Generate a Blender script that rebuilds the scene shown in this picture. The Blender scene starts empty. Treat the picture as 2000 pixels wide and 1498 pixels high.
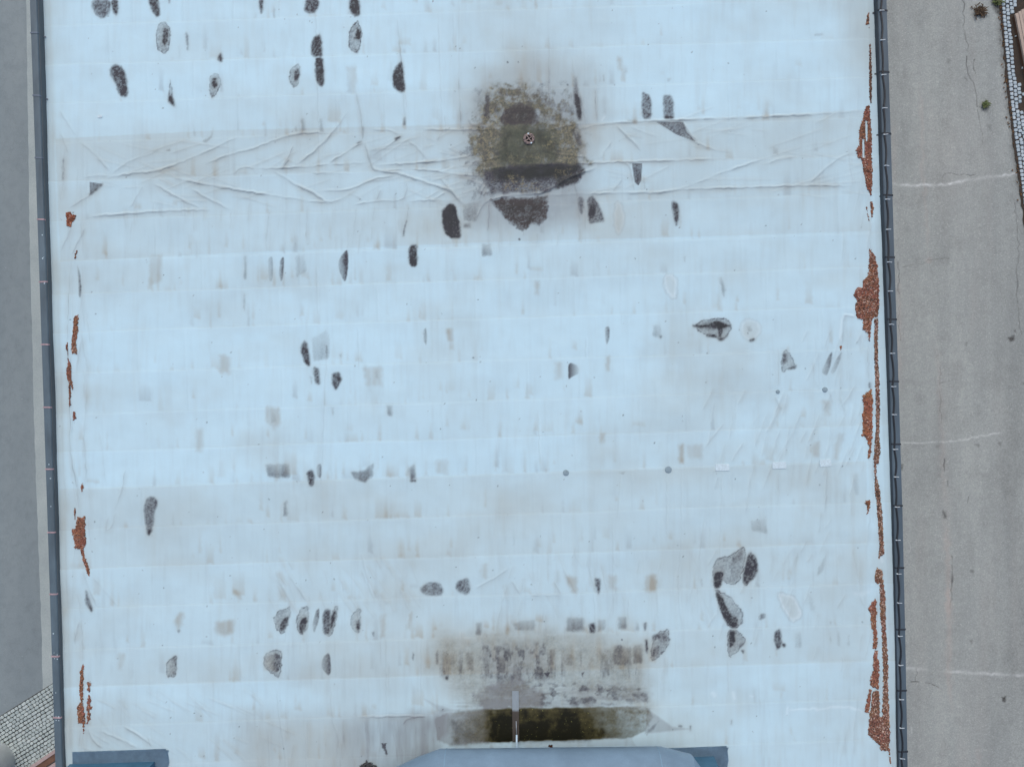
import bpy, bmesh, math, random
import numpy as np
from mathutils import Vector

sc = bpy.context.scene
COL = sc.collection
R = math.radians

# ------------------------------------------------------------------ camera, sky, sun, exposure
CAM_Z, ROOF_Z = 21.0, 5.0
cam_d = bpy.data.cameras.new('camera')
cam_d.sensor_width = 36.0
cam_d.lens = 28.8
cam_d.clip_end = 2000
cam = bpy.data.objects.new('camera', cam_d)
cam.location = (0, 0, CAM_Z)
COL.objects.link(cam)
sc.camera = cam

world = bpy.data.worlds.new('World')
sc.world = world
world.use_nodes = True
nt = world.node_tree
bg = nt.nodes['Background']
sky = nt.nodes.new('ShaderNodeTexSky')
sky.sky_type = 'NISHITA'
sky.sun_disc = False
SUN_EL, SUN_AZ = R(58), R(-8)          # azimuth measured from +y towards +x
sky.sun_elevation = SUN_EL
sky.sun_rotation = SUN_AZ
sky.air_density = 1.0
sky.dust_density = 4.0
sky.ozone_density = 0.7
nt.links.new(sky.outputs[0], bg.inputs[0])
bg.inputs[1].default_value = 0.15

sun_d = bpy.data.lights.new('sun', 'SUN')
sun_d.energy = 0.6
sun_d.angle = R(60)
sun_d.color = (1.0, 0.97, 0.86)
sun = bpy.data.objects.new('sun', sun_d)
sdir = Vector((math.sin(SUN_AZ) * math.cos(SUN_EL), math.cos(SUN_AZ) * math.cos(SUN_EL), math.sin(SUN_EL)))
sun.rotation_euler = sdir.to_track_quat('Z', 'Y').to_euler()
sun.location = (0, 0, 30)
COL.objects.link(sun)

sc.view_settings.view_transform = 'Standard'
sc.view_settings.look = 'None'
sc.view_settings.exposure = 0.14
sc.view_settings.gamma = 1.0

# ------------------------------------------------------------------ helpers
rng = np.random.default_rng(7)
random.seed(7)
K = 500.0 / 1498.0

def W(px, py, z=ROOF_Z):
    """metres for a survey point given in centimetres from the plan's corner, on the level z"""
    f = 0.01 * (CAM_Z - z) / (CAM_Z - ROOF_Z)
    return Vector(((px - 1000.0) * f, (749.0 - py) * f, z))

def tile(c, r, pts):
    oy = (0, 500, 998)[r]
    return [(c * 500 + x * K, oy + y * K) for x, y in pts]

def tag(o, label=None, cat=None, group=None, kind=None):
    if label: o['label'] = label
    if cat: o['category'] = cat
    if group: o['group'] = group
    if kind: o['kind'] = kind
    return o

def empty(name, loc, label, cat, group=None, parent=None):
    o = bpy.data.objects.new(name, None)
    COL.objects.link(o)
    o.location = loc
    o.empty_display_size = 0.2
    return tag(o, label, cat, group)

def link_mesh(name, me, mat, parent=None, smooth=False):
    o = bpy.data.objects.new(name, me)
    COL.objects.link(o)
    if mat: me.materials.append(mat)
    if smooth:
        me.polygons.foreach_set('use_smooth', [True] * len(me.polygons))
    if parent is not None:
        o.parent = parent
        # geometry is authored in world space; keep it there
        o.location = -Vector(parent.location) if parent.parent is None and parent.type == 'EMPTY' else Vector((0, 0, 0))
    return o

def from_bm(name, bm, mat, parent=None, smooth=False):
    me = bpy.data.meshes.new(name)
    bm.normal_update()
    bm.to_mesh(me); bm.free()
    return link_mesh(name, me, mat, parent, smooth)

def box(bm, c, s, rz=0.0, bevel=0.0):
    m = bmesh.ops.create_cube(bm, size=1.0)
    vs = m['verts']
    bmesh.ops.scale(bm, vec=s, verts=vs)
    if bevel:
        es = list({e for v in vs for e in v.link_edges})
        r = bmesh.ops.bevel(bm, geom=es, offset=bevel, segments=2, affect='EDGES', profile=0.6)
        vs = list({v for f in r['faces'] for v in f.verts} | {v for v in vs if v.is_valid})
    if rz:
        bmesh.ops.rotate(bm, cent=(0, 0, 0), matrix=__import__('mathutils').Matrix.Rotation(rz, 3, 'Z'), verts=vs)
    bmesh.ops.translate(bm, vec=c, verts=vs)
    return vs

def tube(bm, pts, rad, seg=8, cap=True):
    """swept round tube along pts; rad a number or list"""
    n = len(pts)
    rads = rad if isinstance(rad, (list, tuple)) else [rad] * n
    rings = []
    up = Vector((0, 0, 1))
    for i, p in enumerate(pts):
        p = Vector(p)
        if i == 0: t = Vector(pts[1]) - p
        elif i == n - 1: t = p - Vector(pts[i - 1])
        else: t = (Vector(pts[i + 1]) - p).normalized() + (p - Vector(pts[i - 1])).normalized()
        t.normalize()
        a = t.cross(up)
        if a.length < 1e-3: a = Vector((1, 0, 0))
        a.normalize(); b = a.cross(t).normalized()
        k = 1.0
        if 0 < i < n - 1:
            d1 = (p - Vector(pts[i - 1])).normalized()
            k = 1.0 / max(0.3, d1.dot(t))
        rings.append([bm.verts.new(p + a * (math.cos(2 * math.pi * j / seg) * rads[i] * k) + b * (math.sin(2 * math.pi * j / seg) * rads[i])) for j in range(seg)])
    for i in range(n - 1):
        for j in range(seg):
            bm.faces.new((rings[i][j], rings[i][(j + 1) % seg], rings[i + 1][(j + 1) % seg], rings[i + 1][j]))
    if cap:
        bm.faces.new(rings[0][::-1]); bm.faces.new(rings[-1])
    return rings

def ribbon(bm, sections):
    """loft of equal-length point lists, closed sections"""
    rings = [[bm.verts.new(p) for p in s] for s in sections]
    n = len(rings[0])
    for i in range(len(rings) - 1):
        for j in range(n):
            bm.faces.new((rings[i][j], rings[i + 1][j], rings[i + 1][(j + 1) % n], rings[i][(j + 1) % n]))
    bm.faces.new(rings[0]); bm.faces.new(rings[-1][::-1])
    bmesh.ops.recalc_face_normals(bm, faces=bm.faces)

# ---- numpy noise and drawing on height/mask fields
def vnoise(X, Y, cell, seed):
    r = np.random.default_rng(seed)
    G = r.random((257, 257))
    gx, gy = X / cell[0], Y / cell[1]
    ix, iy = np.floor(gx).astype(int), np.floor(gy).astype(int)
    fx, fy = gx - ix, gy - iy
    fx = fx * fx * (3 - 2 * fx); fy = fy * fy * (3 - 2 * fy)
    a = G[iy % 257, ix % 257]; b = G[iy % 257, (ix + 1) % 257]
    c = G[(iy + 1) % 257, ix % 257]; d = G[(iy + 1) % 257, (ix + 1) % 257]
    return (a * (1 - fx) + b * fx) * (1 - fy) + (c * (1 - fx) + d * fx) * fy

def fbm(X, Y, cell, seed, oct=3):
    s = 0; a = 1; t = 0
    for k in range(oct):
        s = s + a * vnoise(X, Y, (cell[0] / 2 ** k, cell[1] / 2 ** k), seed + 31 * k)
        t += a; a *= 0.55
    return s / t

def sstep(e0, e1, x):
    t = np.clip((x - e0) / (e1 - e0), 0, 1)
    return t * t * (3 - 2 * t)

def seg_dist(X, Y, a, b):
    dx, dy = b[0] - a[0], b[1] - a[1]
    L = dx * dx + dy * dy + 1e-9
    t = np.clip(((X - a[0]) * dx + (Y - a[1]) * dy) / L, 0, 1)
    return np.hypot(X - a[0] - t * dx, Y - a[1] - t * dy), t

def poly_sd(X, Y, P):
    """signed distance, positive inside"""
    d = np.full(X.shape, 1e9); ins = np.zeros(X.shape, bool)
    n = len(P)
    for i in range(n):
        a, b = P[i], P[(i + 1) % n]
        d = np.minimum(d, seg_dist(X, Y, a, b)[0])
        c = ((a[1] > Y) != (b[1] > Y))
        if a[1] != b[1]:
            ins ^= c & (X < (b[0] - a[0]) * (Y - a[1]) / (b[1] - a[1]) + a[0])
    return np.where(ins, d, -d)

def smooth_line(P, it=2):
    for _ in range(it):
        Q = [P[0]]
        for a, b in zip(P[:-1], P[1:]):
            Q += [(a[0] * .75 + b[0] * .25, a[1] * .75 + b[1] * .25), (a[0] * .25 + b[0] * .75, a[1] * .25 + b[1] * .75)]
        Q.append(P[-1]); P = Q
    return P

class Field:
    """a grid of survey points with named masks and a height"""
    def __init__(s, X, Y):
        s.X, s.Y = X, Y
        s.m = {}
        s.h = np.zeros(X.shape)
        s.y0 = Y.min(1); s.y1 = Y.max(1)
    def mask(s, k):
        if k not in s.m: s.m[k] = np.zeros(s.X.shape)
        return s.m[k]
    def win(s, P, pad):
        xs = [p[0] for p in P]; ys = [p[1] for p in P]
        rows = np.where((s.y1 >= min(ys) - pad) & (s.y0 <= max(ys) + pad))[0]
        if len(rows) == 0: return None
        r = slice(rows[0], rows[-1] + 1)
        cx = (s.X[r] >= min(xs) - pad) & (s.X[r] <= max(xs) + pad)
        cols = np.where(cx.any(0))[0]
        if len(cols) == 0: return None
        return (r, slice(cols[0], cols[-1] + 1))
    def fill(s, k, P, amt, soft=2.0, jag=2.5, seed=1, mode='max', fade=None, cell=7):
        w = s.win(P, soft * 2 + jag * 2 + 4)
        if w is None: return
        X, Y = s.X[w], s.Y[w]
        sd = poly_sd(X, Y, P) + (fbm(X, Y, (cell, cell), seed) - .5) * 2 * jag
        v = sstep(-soft, soft, sd) * amt
        if fade is not None: v = v * fade(X, Y)
        m = s.mask(k)[w]
        if mode == 'max': np.maximum(m, v, out=m)
        elif mode == 'add': m += v
        else: m *= (1 - v)
        return w, sd
    def line(s, k, P, amt, width, mode='max', taper=True, wob=0.0, seed=5, vary=0.0):
        P = smooth_line(P)
        w = s.win(P, width * 4 + wob * 2)
        if w is None: return
        X, Y = s.X[w], s.Y[w]
        if wob:
            X = X + (vnoise(X, Y, (9, 9), seed) - .5) * 2 * wob
            Y = Y + (vnoise(X, Y, (9, 9), seed + 1) - .5) * 2 * wob
        d = np.full(X.shape, 1e9); T = np.zeros(X.shape)
        lens = [math.dist(a, b) for a, b in zip(P[:-1], P[1:])]
        tot = sum(lens); acc = 0
        for (a, b), L in zip(zip(P[:-1], P[1:]), lens):
            dd, t = seg_dist(X, Y, a, b)
            u = d > dd
            d = np.where(u, dd, d); T = np.where(u, (acc + t * L) / tot, T)
            acc += L
        v = amt * np.exp(-(d / width) ** 2)
        if taper: v = v * np.clip(np.minimum(T, 1 - T) * 6 + 0.12, 0, 1)
        if vary: v = v * np.clip(1 + vary * (fbm(s.X[w], s.Y[w], (38, 38), seed + 400, 3) - .5) * 3, .1, 2)
        m = s.h[w] if k == 'h' else s.mask(k)[w]
        if mode == 'max': np.maximum(m, v, out=m)
        else: m += v

# ---- materials
def new_mat(name):
    m = bpy.data.materials.new(name); m.use_nodes = True
    t = m.node_tree
    return m, t, t.nodes['Principled BSDF']

def N(t, typ, **kw):
    n = t.nodes.new(typ)
    for k, v in kw.items(): setattr(n, k, v)
    return n

def mixc(t, fac, a, b, blend='MIX'):
    n = N(t, 'ShaderNodeMix', data_type='RGBA', blend_type=blend)
    for sock, v in ((n.inputs[0], fac), (n.inputs[6], a), (n.inputs[7], b)):
        if hasattr(v, 'is_linked') or hasattr(v, 'links'): t.links.new(v, sock)
        elif isinstance(v, (int, float)): sock.default_value = v
        else: sock.default_value = (*v, 1.0)
    return n.outputs[2]

def mathn(t, op, a, b=0.0, c=0.0, clamp=False):
    n = N(t, 'ShaderNodeMath', operation=op, use_clamp=clamp)
    for i, v in enumerate((a, b, c)):
        if hasattr(v, 'links'): t.links.new(v, n.inputs[i])
        else: n.inputs[i].default_value = v
    return n.outputs[0]

def noise(t, scale, detail=4, rough=.6, coord=None, vec=None):
    n = N(t, 'ShaderNodeTexNoise')
    n.inputs['Scale'].default_value = scale; n.inputs['Detail'].default_value = detail
    n.inputs['Roughness'].default_value = rough
    if vec is not None: t.links.new(vec, n.inputs['Vector'])
    return n.outputs[0]

def objcoord(t, scale=(1, 1, 1)):
    c = N(t, 'ShaderNodeNewGeometry')
    m = N(t, 'ShaderNodeMapping'); m.inputs['Scale'].default_value = scale
    t.links.new(c.outputs['Position'], m.inputs['Vector'])
    return m.outputs[0]

def ramp(t, v, stops):
    r = N(t, 'ShaderNodeValToRGB')
    e = r.color_ramp.elements
    while len(e) < len(stops): e.new(0.5)
    for el, (p, c) in zip(e, stops):
        el.position = p; el.color = (*c, 1) if len(c) == 3 else c
    t.links.new(v, r.inputs[0])
    return r.outputs[0]

def bump(t, bsdf, h, strength, dist):
    b = N(t, 'ShaderNodeBump'); b.inputs['Strength'].default_value = strength; b.inputs['Distance'].default_value = dist
    t.links.new(h, b.inputs['Height']); t.links.new(b.outputs[0], bsdf.inputs['Normal'])

def worn(name, col, var=.15, scale=6, rough=.5, metal=0.0, fine=60, finevar=.12, spec=None, col2=None, stretch=(1, 1, 1)):
    m, t, b = new_mat(name)
    v = objcoord(t, stretch)
    n1 = noise(t, scale, 5, .6, vec=v); n2 = noise(t, fine, 3, .7, vec=v)
    c2 = col2 or tuple(x * (1 - 2 * var) for x in col)
    f1 = mathn(t, 'MULTIPLY_ADD', n1, 2.2, -.6, clamp=True)
    a = mixc(t, f1, tuple(min(1, x * (1 + var)) for x in col), c2)
    f2 = mathn(t, 'MULTIPLY_ADD', n2, 2.0, -.5, clamp=True)
    a2 = mixc(t, mathn(t, 'MULTIPLY', f2, finevar), a, tuple(x * .35 for x in col))
    t.links.new(a2, b.inputs['Base Color'])
    t.links.new(mathn(t, 'MULTIPLY_ADD', n1, .25, rough - .12), b.inputs['Roughness'])
    b.inputs['Metallic'].default_value = metal
    if spec is not None: b.inputs['Specular IOR Level'].default_value = spec
    return m

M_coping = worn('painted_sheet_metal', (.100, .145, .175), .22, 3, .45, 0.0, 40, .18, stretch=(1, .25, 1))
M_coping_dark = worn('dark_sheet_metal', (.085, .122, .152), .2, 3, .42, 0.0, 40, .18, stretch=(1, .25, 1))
M_face_shade = worn('coping_face_shade_grey', (.085, .105, .12), .12, 3, .55, 0.0, 90, .08, stretch=(1, .25, 1))  # left coping's inner face, shade put into the colour
M_face_shade_dark = worn('coping_face_shade_black', (.018, .028, .042), .15, 3, .5, 0.0, 90, .08, stretch=(1, .25, 1))  # right coping's inner face, deeper shade put into the colour
M_strap_pink = worn('rusty_pink_strap', (.42, .30, .32), .2, 20, .6)
M_strap_grey = worn('grey_strap', (.13, .17, .22), .2, 20, .5)
M_strap_black = worn('black_strap', (.02, .026, .035), .2, 20, .6)
M_cable = worn('black_rubber', (.012, .015, .02), .1, 20, .5)
M_clip = worn('galvanised_clip', (.55, .62, .66), .15, 30, .4)
M_wall = worn('rendered_wall', (.42, .42, .40), .1, 1.2, .85)
M_duct = worn('blue_grey_duct_paint', (.175, .268, .365), .12, 1.6, .42, 0.0, 30, .16)
M_flash = worn('blue_grey_flashing', (.215, .345, .47), .12, 5, .6, 0.0, 60, .15)
M_plinth = worn('deep_blue_membrane', (.055, .15, .235), .12, 4, .5, 0.0, 50, .1)
M_cap = worn('grey_rubber_cap', (.23, .32, .37), .1, 30, .6)
M_patch = worn('bright_white_membrane', (.60, .75, .82), .06, 14, .6, 0.0, 30, .45)
M_rod = worn('pale_blue_metal', (.46, .62, .74), .1, 10, .35)
M_strip = worn('stained_strip', (.30, .34, .38), .12, 10, .55)
M_drain = worn('corroded_drain_metal', (.25, .19, .18), .25, 40, .5, 0.0, 120, .4)
M_black = worn('drain_void', (.006, .006, .007), .1, 10, .8)
M_tank = worn('weathered_pale_paint', (.50, .55, .56), .1, 2, .5, 0.0, 25, .2)
M_timber = worn('weathered_timber', (.46, .38, .32), .15, 3, .8, 0.0, 30, .35, stretch=(8, 1, 1))
M_timber_brown = worn('brown_timber', (.15, .08, .05), .2, 4, .8, 0.0, 30, .35)
M_timber_pink = worn('pinkish_timber', (.42, .33, .32), .15, 4, .8, 0.0, 30, .25)
M_rust = worn('rust', (.20, .05, .02), .3, 30, .8, 0.0, 90, .4)
M_leafdark = worn('rotting_leaves', (.03, .032, .035), .4, 30, .5, 0.0, 90, .4, col2=(.22, .23, .24))
M_leafdry = worn('dry_leaf', (.16, .05, .02), .3, 40, .7)
M_scrap = worn('dirty_scrap', (.20, .17, .16), .3, 30, .7, 0.0, 80, .5, col2=(.05, .04, .035))
M_weed = worn('weed_leaf', (.10, .15, .045), .3, 12, .6, 0.0, 50, .2, col2=(.07, .06, .025))
M_weed_brown = worn('dead_weed', (.10, .065, .035), .3, 12, .8, 0.0, 50, .2, col2=(.03, .022, .016))

# ------------------------------------------------------------------ plan of the roof edges
def xl(py): return np.interp(py, [-400, 0, 500, 1000, 1498, 1900], [69.5, 83, 100.3, 117, 133, 147])
def xr(py): return np.interp(py, [-400, 0, 250, 500, 750, 1000, 1250, 1498, 1900], [1690, 1707.4, 1715.2, 1722.6, 1731, 1738.6, 1744.2, 1748.7, 1756])

SLOPE = -0.033
SEAMS = [-117, -40, 38, 115, 190, 268, 343, 419, 497, 563, 638, 719, 797, 870, 942, 1021, 1098, 1175, 1255, 1327, 1403, 1481, 1557]
def seam_y(k, x): return SEAMS[k] + SLOPE * (x - 500) * (1 + 0.05 * math.sin(k))

# ------------------------------------------------------------------ roof membrane
NU = 930
ys = np.concatenate([np.linspace(-400, -30, 24)[:-1], np.arange(-30, 1530, 1.85), np.linspace(1530, 1900, 24)])
U = np.linspace(0, 1, NU)
PY = np.repeat(ys[:, None], NU, 1)
PXl, PXr = xl(ys)[:, None], xr(ys)[:, None]
PX = PXl + U[None, :] * (PXr - PXl)
F = Field(PX, PY)
for k in ('dark', 'tan', 'moss', 'grime_shade', 'white', 'pool', 'speck', 'rust', 'green', 'yell', 'ink'): F.mask(k)
DL, DR = PX - PXl, PXr - PX

# gentle unevenness, upstands at both edges
F.h += (fbm(PX, PY, (260, 160), 3) - .5) * .05 + (fbm(PX, PY, (60, 45), 9) - .5) * .012
F.h += .022 * (1 - sstep(0, 15, DL)) + .02 * (1 - sstep(0, 13, DR))

# --- strips: tone of each sheet, seam lines, run-off streaks, board joints
strip_tone = np.zeros(PX.shape)
srng = np.random.default_rng(21)
for k in range(len(SEAMS)):
    yy = SEAMS[k] + SLOPE * (PX - 500) * (1 + 0.05 * math.sin(k))
    d = PY - yy + (vnoise(PX, PY, (140, 900), 60 + k) - .5) * 3
    strip_tone += np.where(d > 0, 1, 0) * 0.0
    F.h += .004 * sstep(-1.2, 1.2, d)                                     # lap of one sheet over the next
    gate = .35 + .65 * vnoise(PX, PY, (70, 900), 200 + k)
    F.m['grime_shade'] += .17 * gate * np.exp(-((d + .5) / 1.15) ** 2)            # dirt caught along the lap
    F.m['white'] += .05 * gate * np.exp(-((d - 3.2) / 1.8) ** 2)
    side = np.exp(-np.clip(-d, 0, 999) / 16.0) * (d < 0)
    F.m['tan'] += .06 * side * vnoise(PX, PY, (34, 2000), 300 + k)
    # random tone for the strip that follows
    nxt = (SEAMS[k + 1] if k + 1 < len(SEAMS) else 2200) - SEAMS[k]
    inside = sstep(0, 1.5, d) * (1 - sstep(nxt - .5, nxt + .5, d))
    strip_tone += inside * srng.uniform(-.03, .045)
F.m['tan'] += np.clip(strip_tone, 0, 1) * 1.5

# greyer zones of the roof
def zone(P, amt, soft, seed): F.fill('tan', P, amt * 1.3, soft, soft * .3, seed, 'add', cell=60); F.fill('grime_shade', P, amt * .4, soft, soft * .3, seed, 'add', cell=60)
seamP = lambda k, x: (x, seam_y(k, x))
F.fill('grime_shade', [(130, 250), (1700, 200), (1700, 460), (130, 510)], .03, 20, 5, 10, 'add', cell=40)
F.fill('tan', [(110, 272), (420, 256), (800, 247), (1000, 240), (1130, 244), (1500, 226), (1700, 215), (1700, 452), (1400, 462), (1000, 472), (500, 493), (120, 512)], .20, 1.5, 1, 11, 'add', fade=lambda X, Y: .8 + .5 * fbm(X, Y, (90, 60), 12))
F.fill('tan', [seamP(14, 120), seamP(14, 1000), seamP(14, 1690), seamP(16, 1690), seamP(16, 900), seamP(16, 120)], .16, 2, 1, 12, 'add')
F.fill('tan', [seamP(16, 120), seamP(16, 1690), seamP(19, 1690), seamP(19, 120)], .10, 3, 1, 13, 'add')
zone([(860, 20), (1200, 20), (1220, 240), (860, 240)], .10, 60, 14)
zone([(1050, 480), (1700, 470), (1700, 560), (1000, 580)], .05, 40, 15)
zone([(1300, 620), (1680, 610), (1690, 780), (1300, 740)], .07, 30, 16)
zone([(1640, -50), (1710, -50), (1720, 200), (1650, 200)], .14, 24, 17)
zone([(480, 1400), (720, 1395), (720, 1560), (470, 1560)], .32, 40, 18)
zone([(130, 1370), (520, 1390), (520, 1520), (140, 1520)], .10, 40, 19)
F.m['tan'] += np.clip(fbm(PX, PY, (170, 110), 77, 4) - .45, 0, 1) * .7
F.m['grime_shade'] += np.clip(fbm(PX, PY, (70, 50), 177, 4) - .5, 0, 1) * .22
F.m['tan'] += np.clip(fbm(PX, PY, (120, 90), 78, 4) - .5, 0, 1) * .3 + .07 * sstep(930, 1120, PY) + .03 * sstep(480, 900, PX) * (PY > 470)
F.m['grime_shade'] += np.clip(fbm(PX, PY, (9, 90), 179, 3) - .52, 0, 1) * .35 * fbm(PX, PY, (150, 80), 180)
F.m['grime_shade'] += np.clip(fbm(PX, PY, (5, 45), 181, 2) - .55, 0, 1) * .30 * fbm(PX, PY, (120, 70), 182) * (1 + .9 * sstep(950, 1150, PY))
F.m['tan'] += np.clip(fbm(PX, PY, (16, 130), 79, 3) - .55, 0, 1) * .28

# blocky board pattern telegraphing through the sheet
for k in range(len(SEAMS) - 1):
    off = srng.uniform(0, 95)
    for j in range(19):
        x = 60 + off + j * 95 + srng.uniform(-6, 6)
        if not 150 < x < 1690: continue
        P = [(x - srng.uniform(0, 3), seam_y(k, x) + 2), (x, seam_y(k + 1, x) - 1)]
        a = srng.uniform(.0, 1)
        F.line('grime_shade', P, .07 * a, 1.3, 'add', taper=False)
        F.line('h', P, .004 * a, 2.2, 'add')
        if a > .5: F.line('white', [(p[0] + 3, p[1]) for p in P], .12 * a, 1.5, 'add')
# long lines where sheets meet across several strips
for P in ([(618, 0), (622, 150), (625, 330)], [(778, 40), (786, 130), (793, 245)], [(858, 30), (862, 160), (865, 240)], [(898, 0), (898, 160), (902, 248)],
          [(1074, 60), (1074, 215)], [(1118, 110), (1136, 235)], [(1163, 170), (1167, 240)], [(1197, 1010), (1197, 1100), (1198, 1200)],
          [(1330, 900), (1331, 1065), (1325, 1130), (1325, 1170), (1332, 1225)], [(1376, 1010), (1364, 1100)], [(1410, 920), (1405, 1100)], [(1302, 920), (1302, 1060)],
          [(1213, 925), (1206, 1010)], [(1160, 1155), (1165, 1230)], [(1227, 1165), (1227, 1232)], [(1147, 1095), (1163, 1155)], [(1283, 1150), (1284, 1205)], [(1294, 1088), (1280, 1145)],
          [(1247, 1300), (1247, 1365)], [(1421, 1285), (1421, 1350)], [(1145, 660), (1145, 700)], [(1052, 800), (1056, 905)], [(634, 870), (636, 800), (640, 700)],
          [(634, 870), (630, 945)], [(757, 1245), (757, 1400)], [(560, 1250), (570, 1180)], [(543, 1340), (548, 1400), (561, 1470), (560, 1530)], [(649, 1330), (650, 1400), (665, 1440), (672, 1530)],
          [(600, 1428), (603, 1530)], [(527, 1428), (533, 1530)], [(715, 1400), (718, 1430)], [(825, 1240), (825, 1390)], [(707, 1080), (730, 1165)], [(620, 520), (622, 620)], [(700, 640), (703, 720)]):
    F.line('h', P, .005, 1.5, 'add', wob=1); F.line('grime_shade', [(x - 1.8, y) for x, y in P], .15, 1.1, 'add', wob=1); F.line('white', [(x + 1.2, y) for x, y in P], .22, 1.1, 'add', wob=1)

# run-off streaks: faint brownish strokes with upright sides ending at a lap
for k in range(2, len(SEAMS) - 1):
    n = {4: 40, 5: 54, 8: 44, 9: 50, 10: 44, 14: 70, 18: 50, 17: 44, 16: 44, 13: 44}.get(k, 34)
    for _ in range(n):
        x = srng.normal(880, 380) if srng.random() < .75 else srng.uniform(160, 1680)
        if not 150 < x < 1685: continue
        L = srng.uniform(10, 52); wd = srng.choice([3, 4, 6, 9, 14, 24], p=[.22, .25, .22, .16, .1, .05])
        b = seam_y(k, x) - (1 if srng.random() < .6 else srng.uniform(4, 26))
        key = 'tan' if srng.random() < .8 else 'grime_shade'
        P = [(x - wd / 2, b - L), (x + wd / 2, b - L * srng.uniform(.7, 1)), (x + wd / 2, b), (x - wd / 2, b - srng.uniform(0, 4))]
        fade = (lambda b, L: (lambda X, Y: np.clip(1 - (b - Y) / L, .15, 1)))(b, L)
        F.fill(key, P, srng.uniform(.08, .42), 3.2, 2.2, int(srng.integers(999)), 'add', fade=fade)

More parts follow.
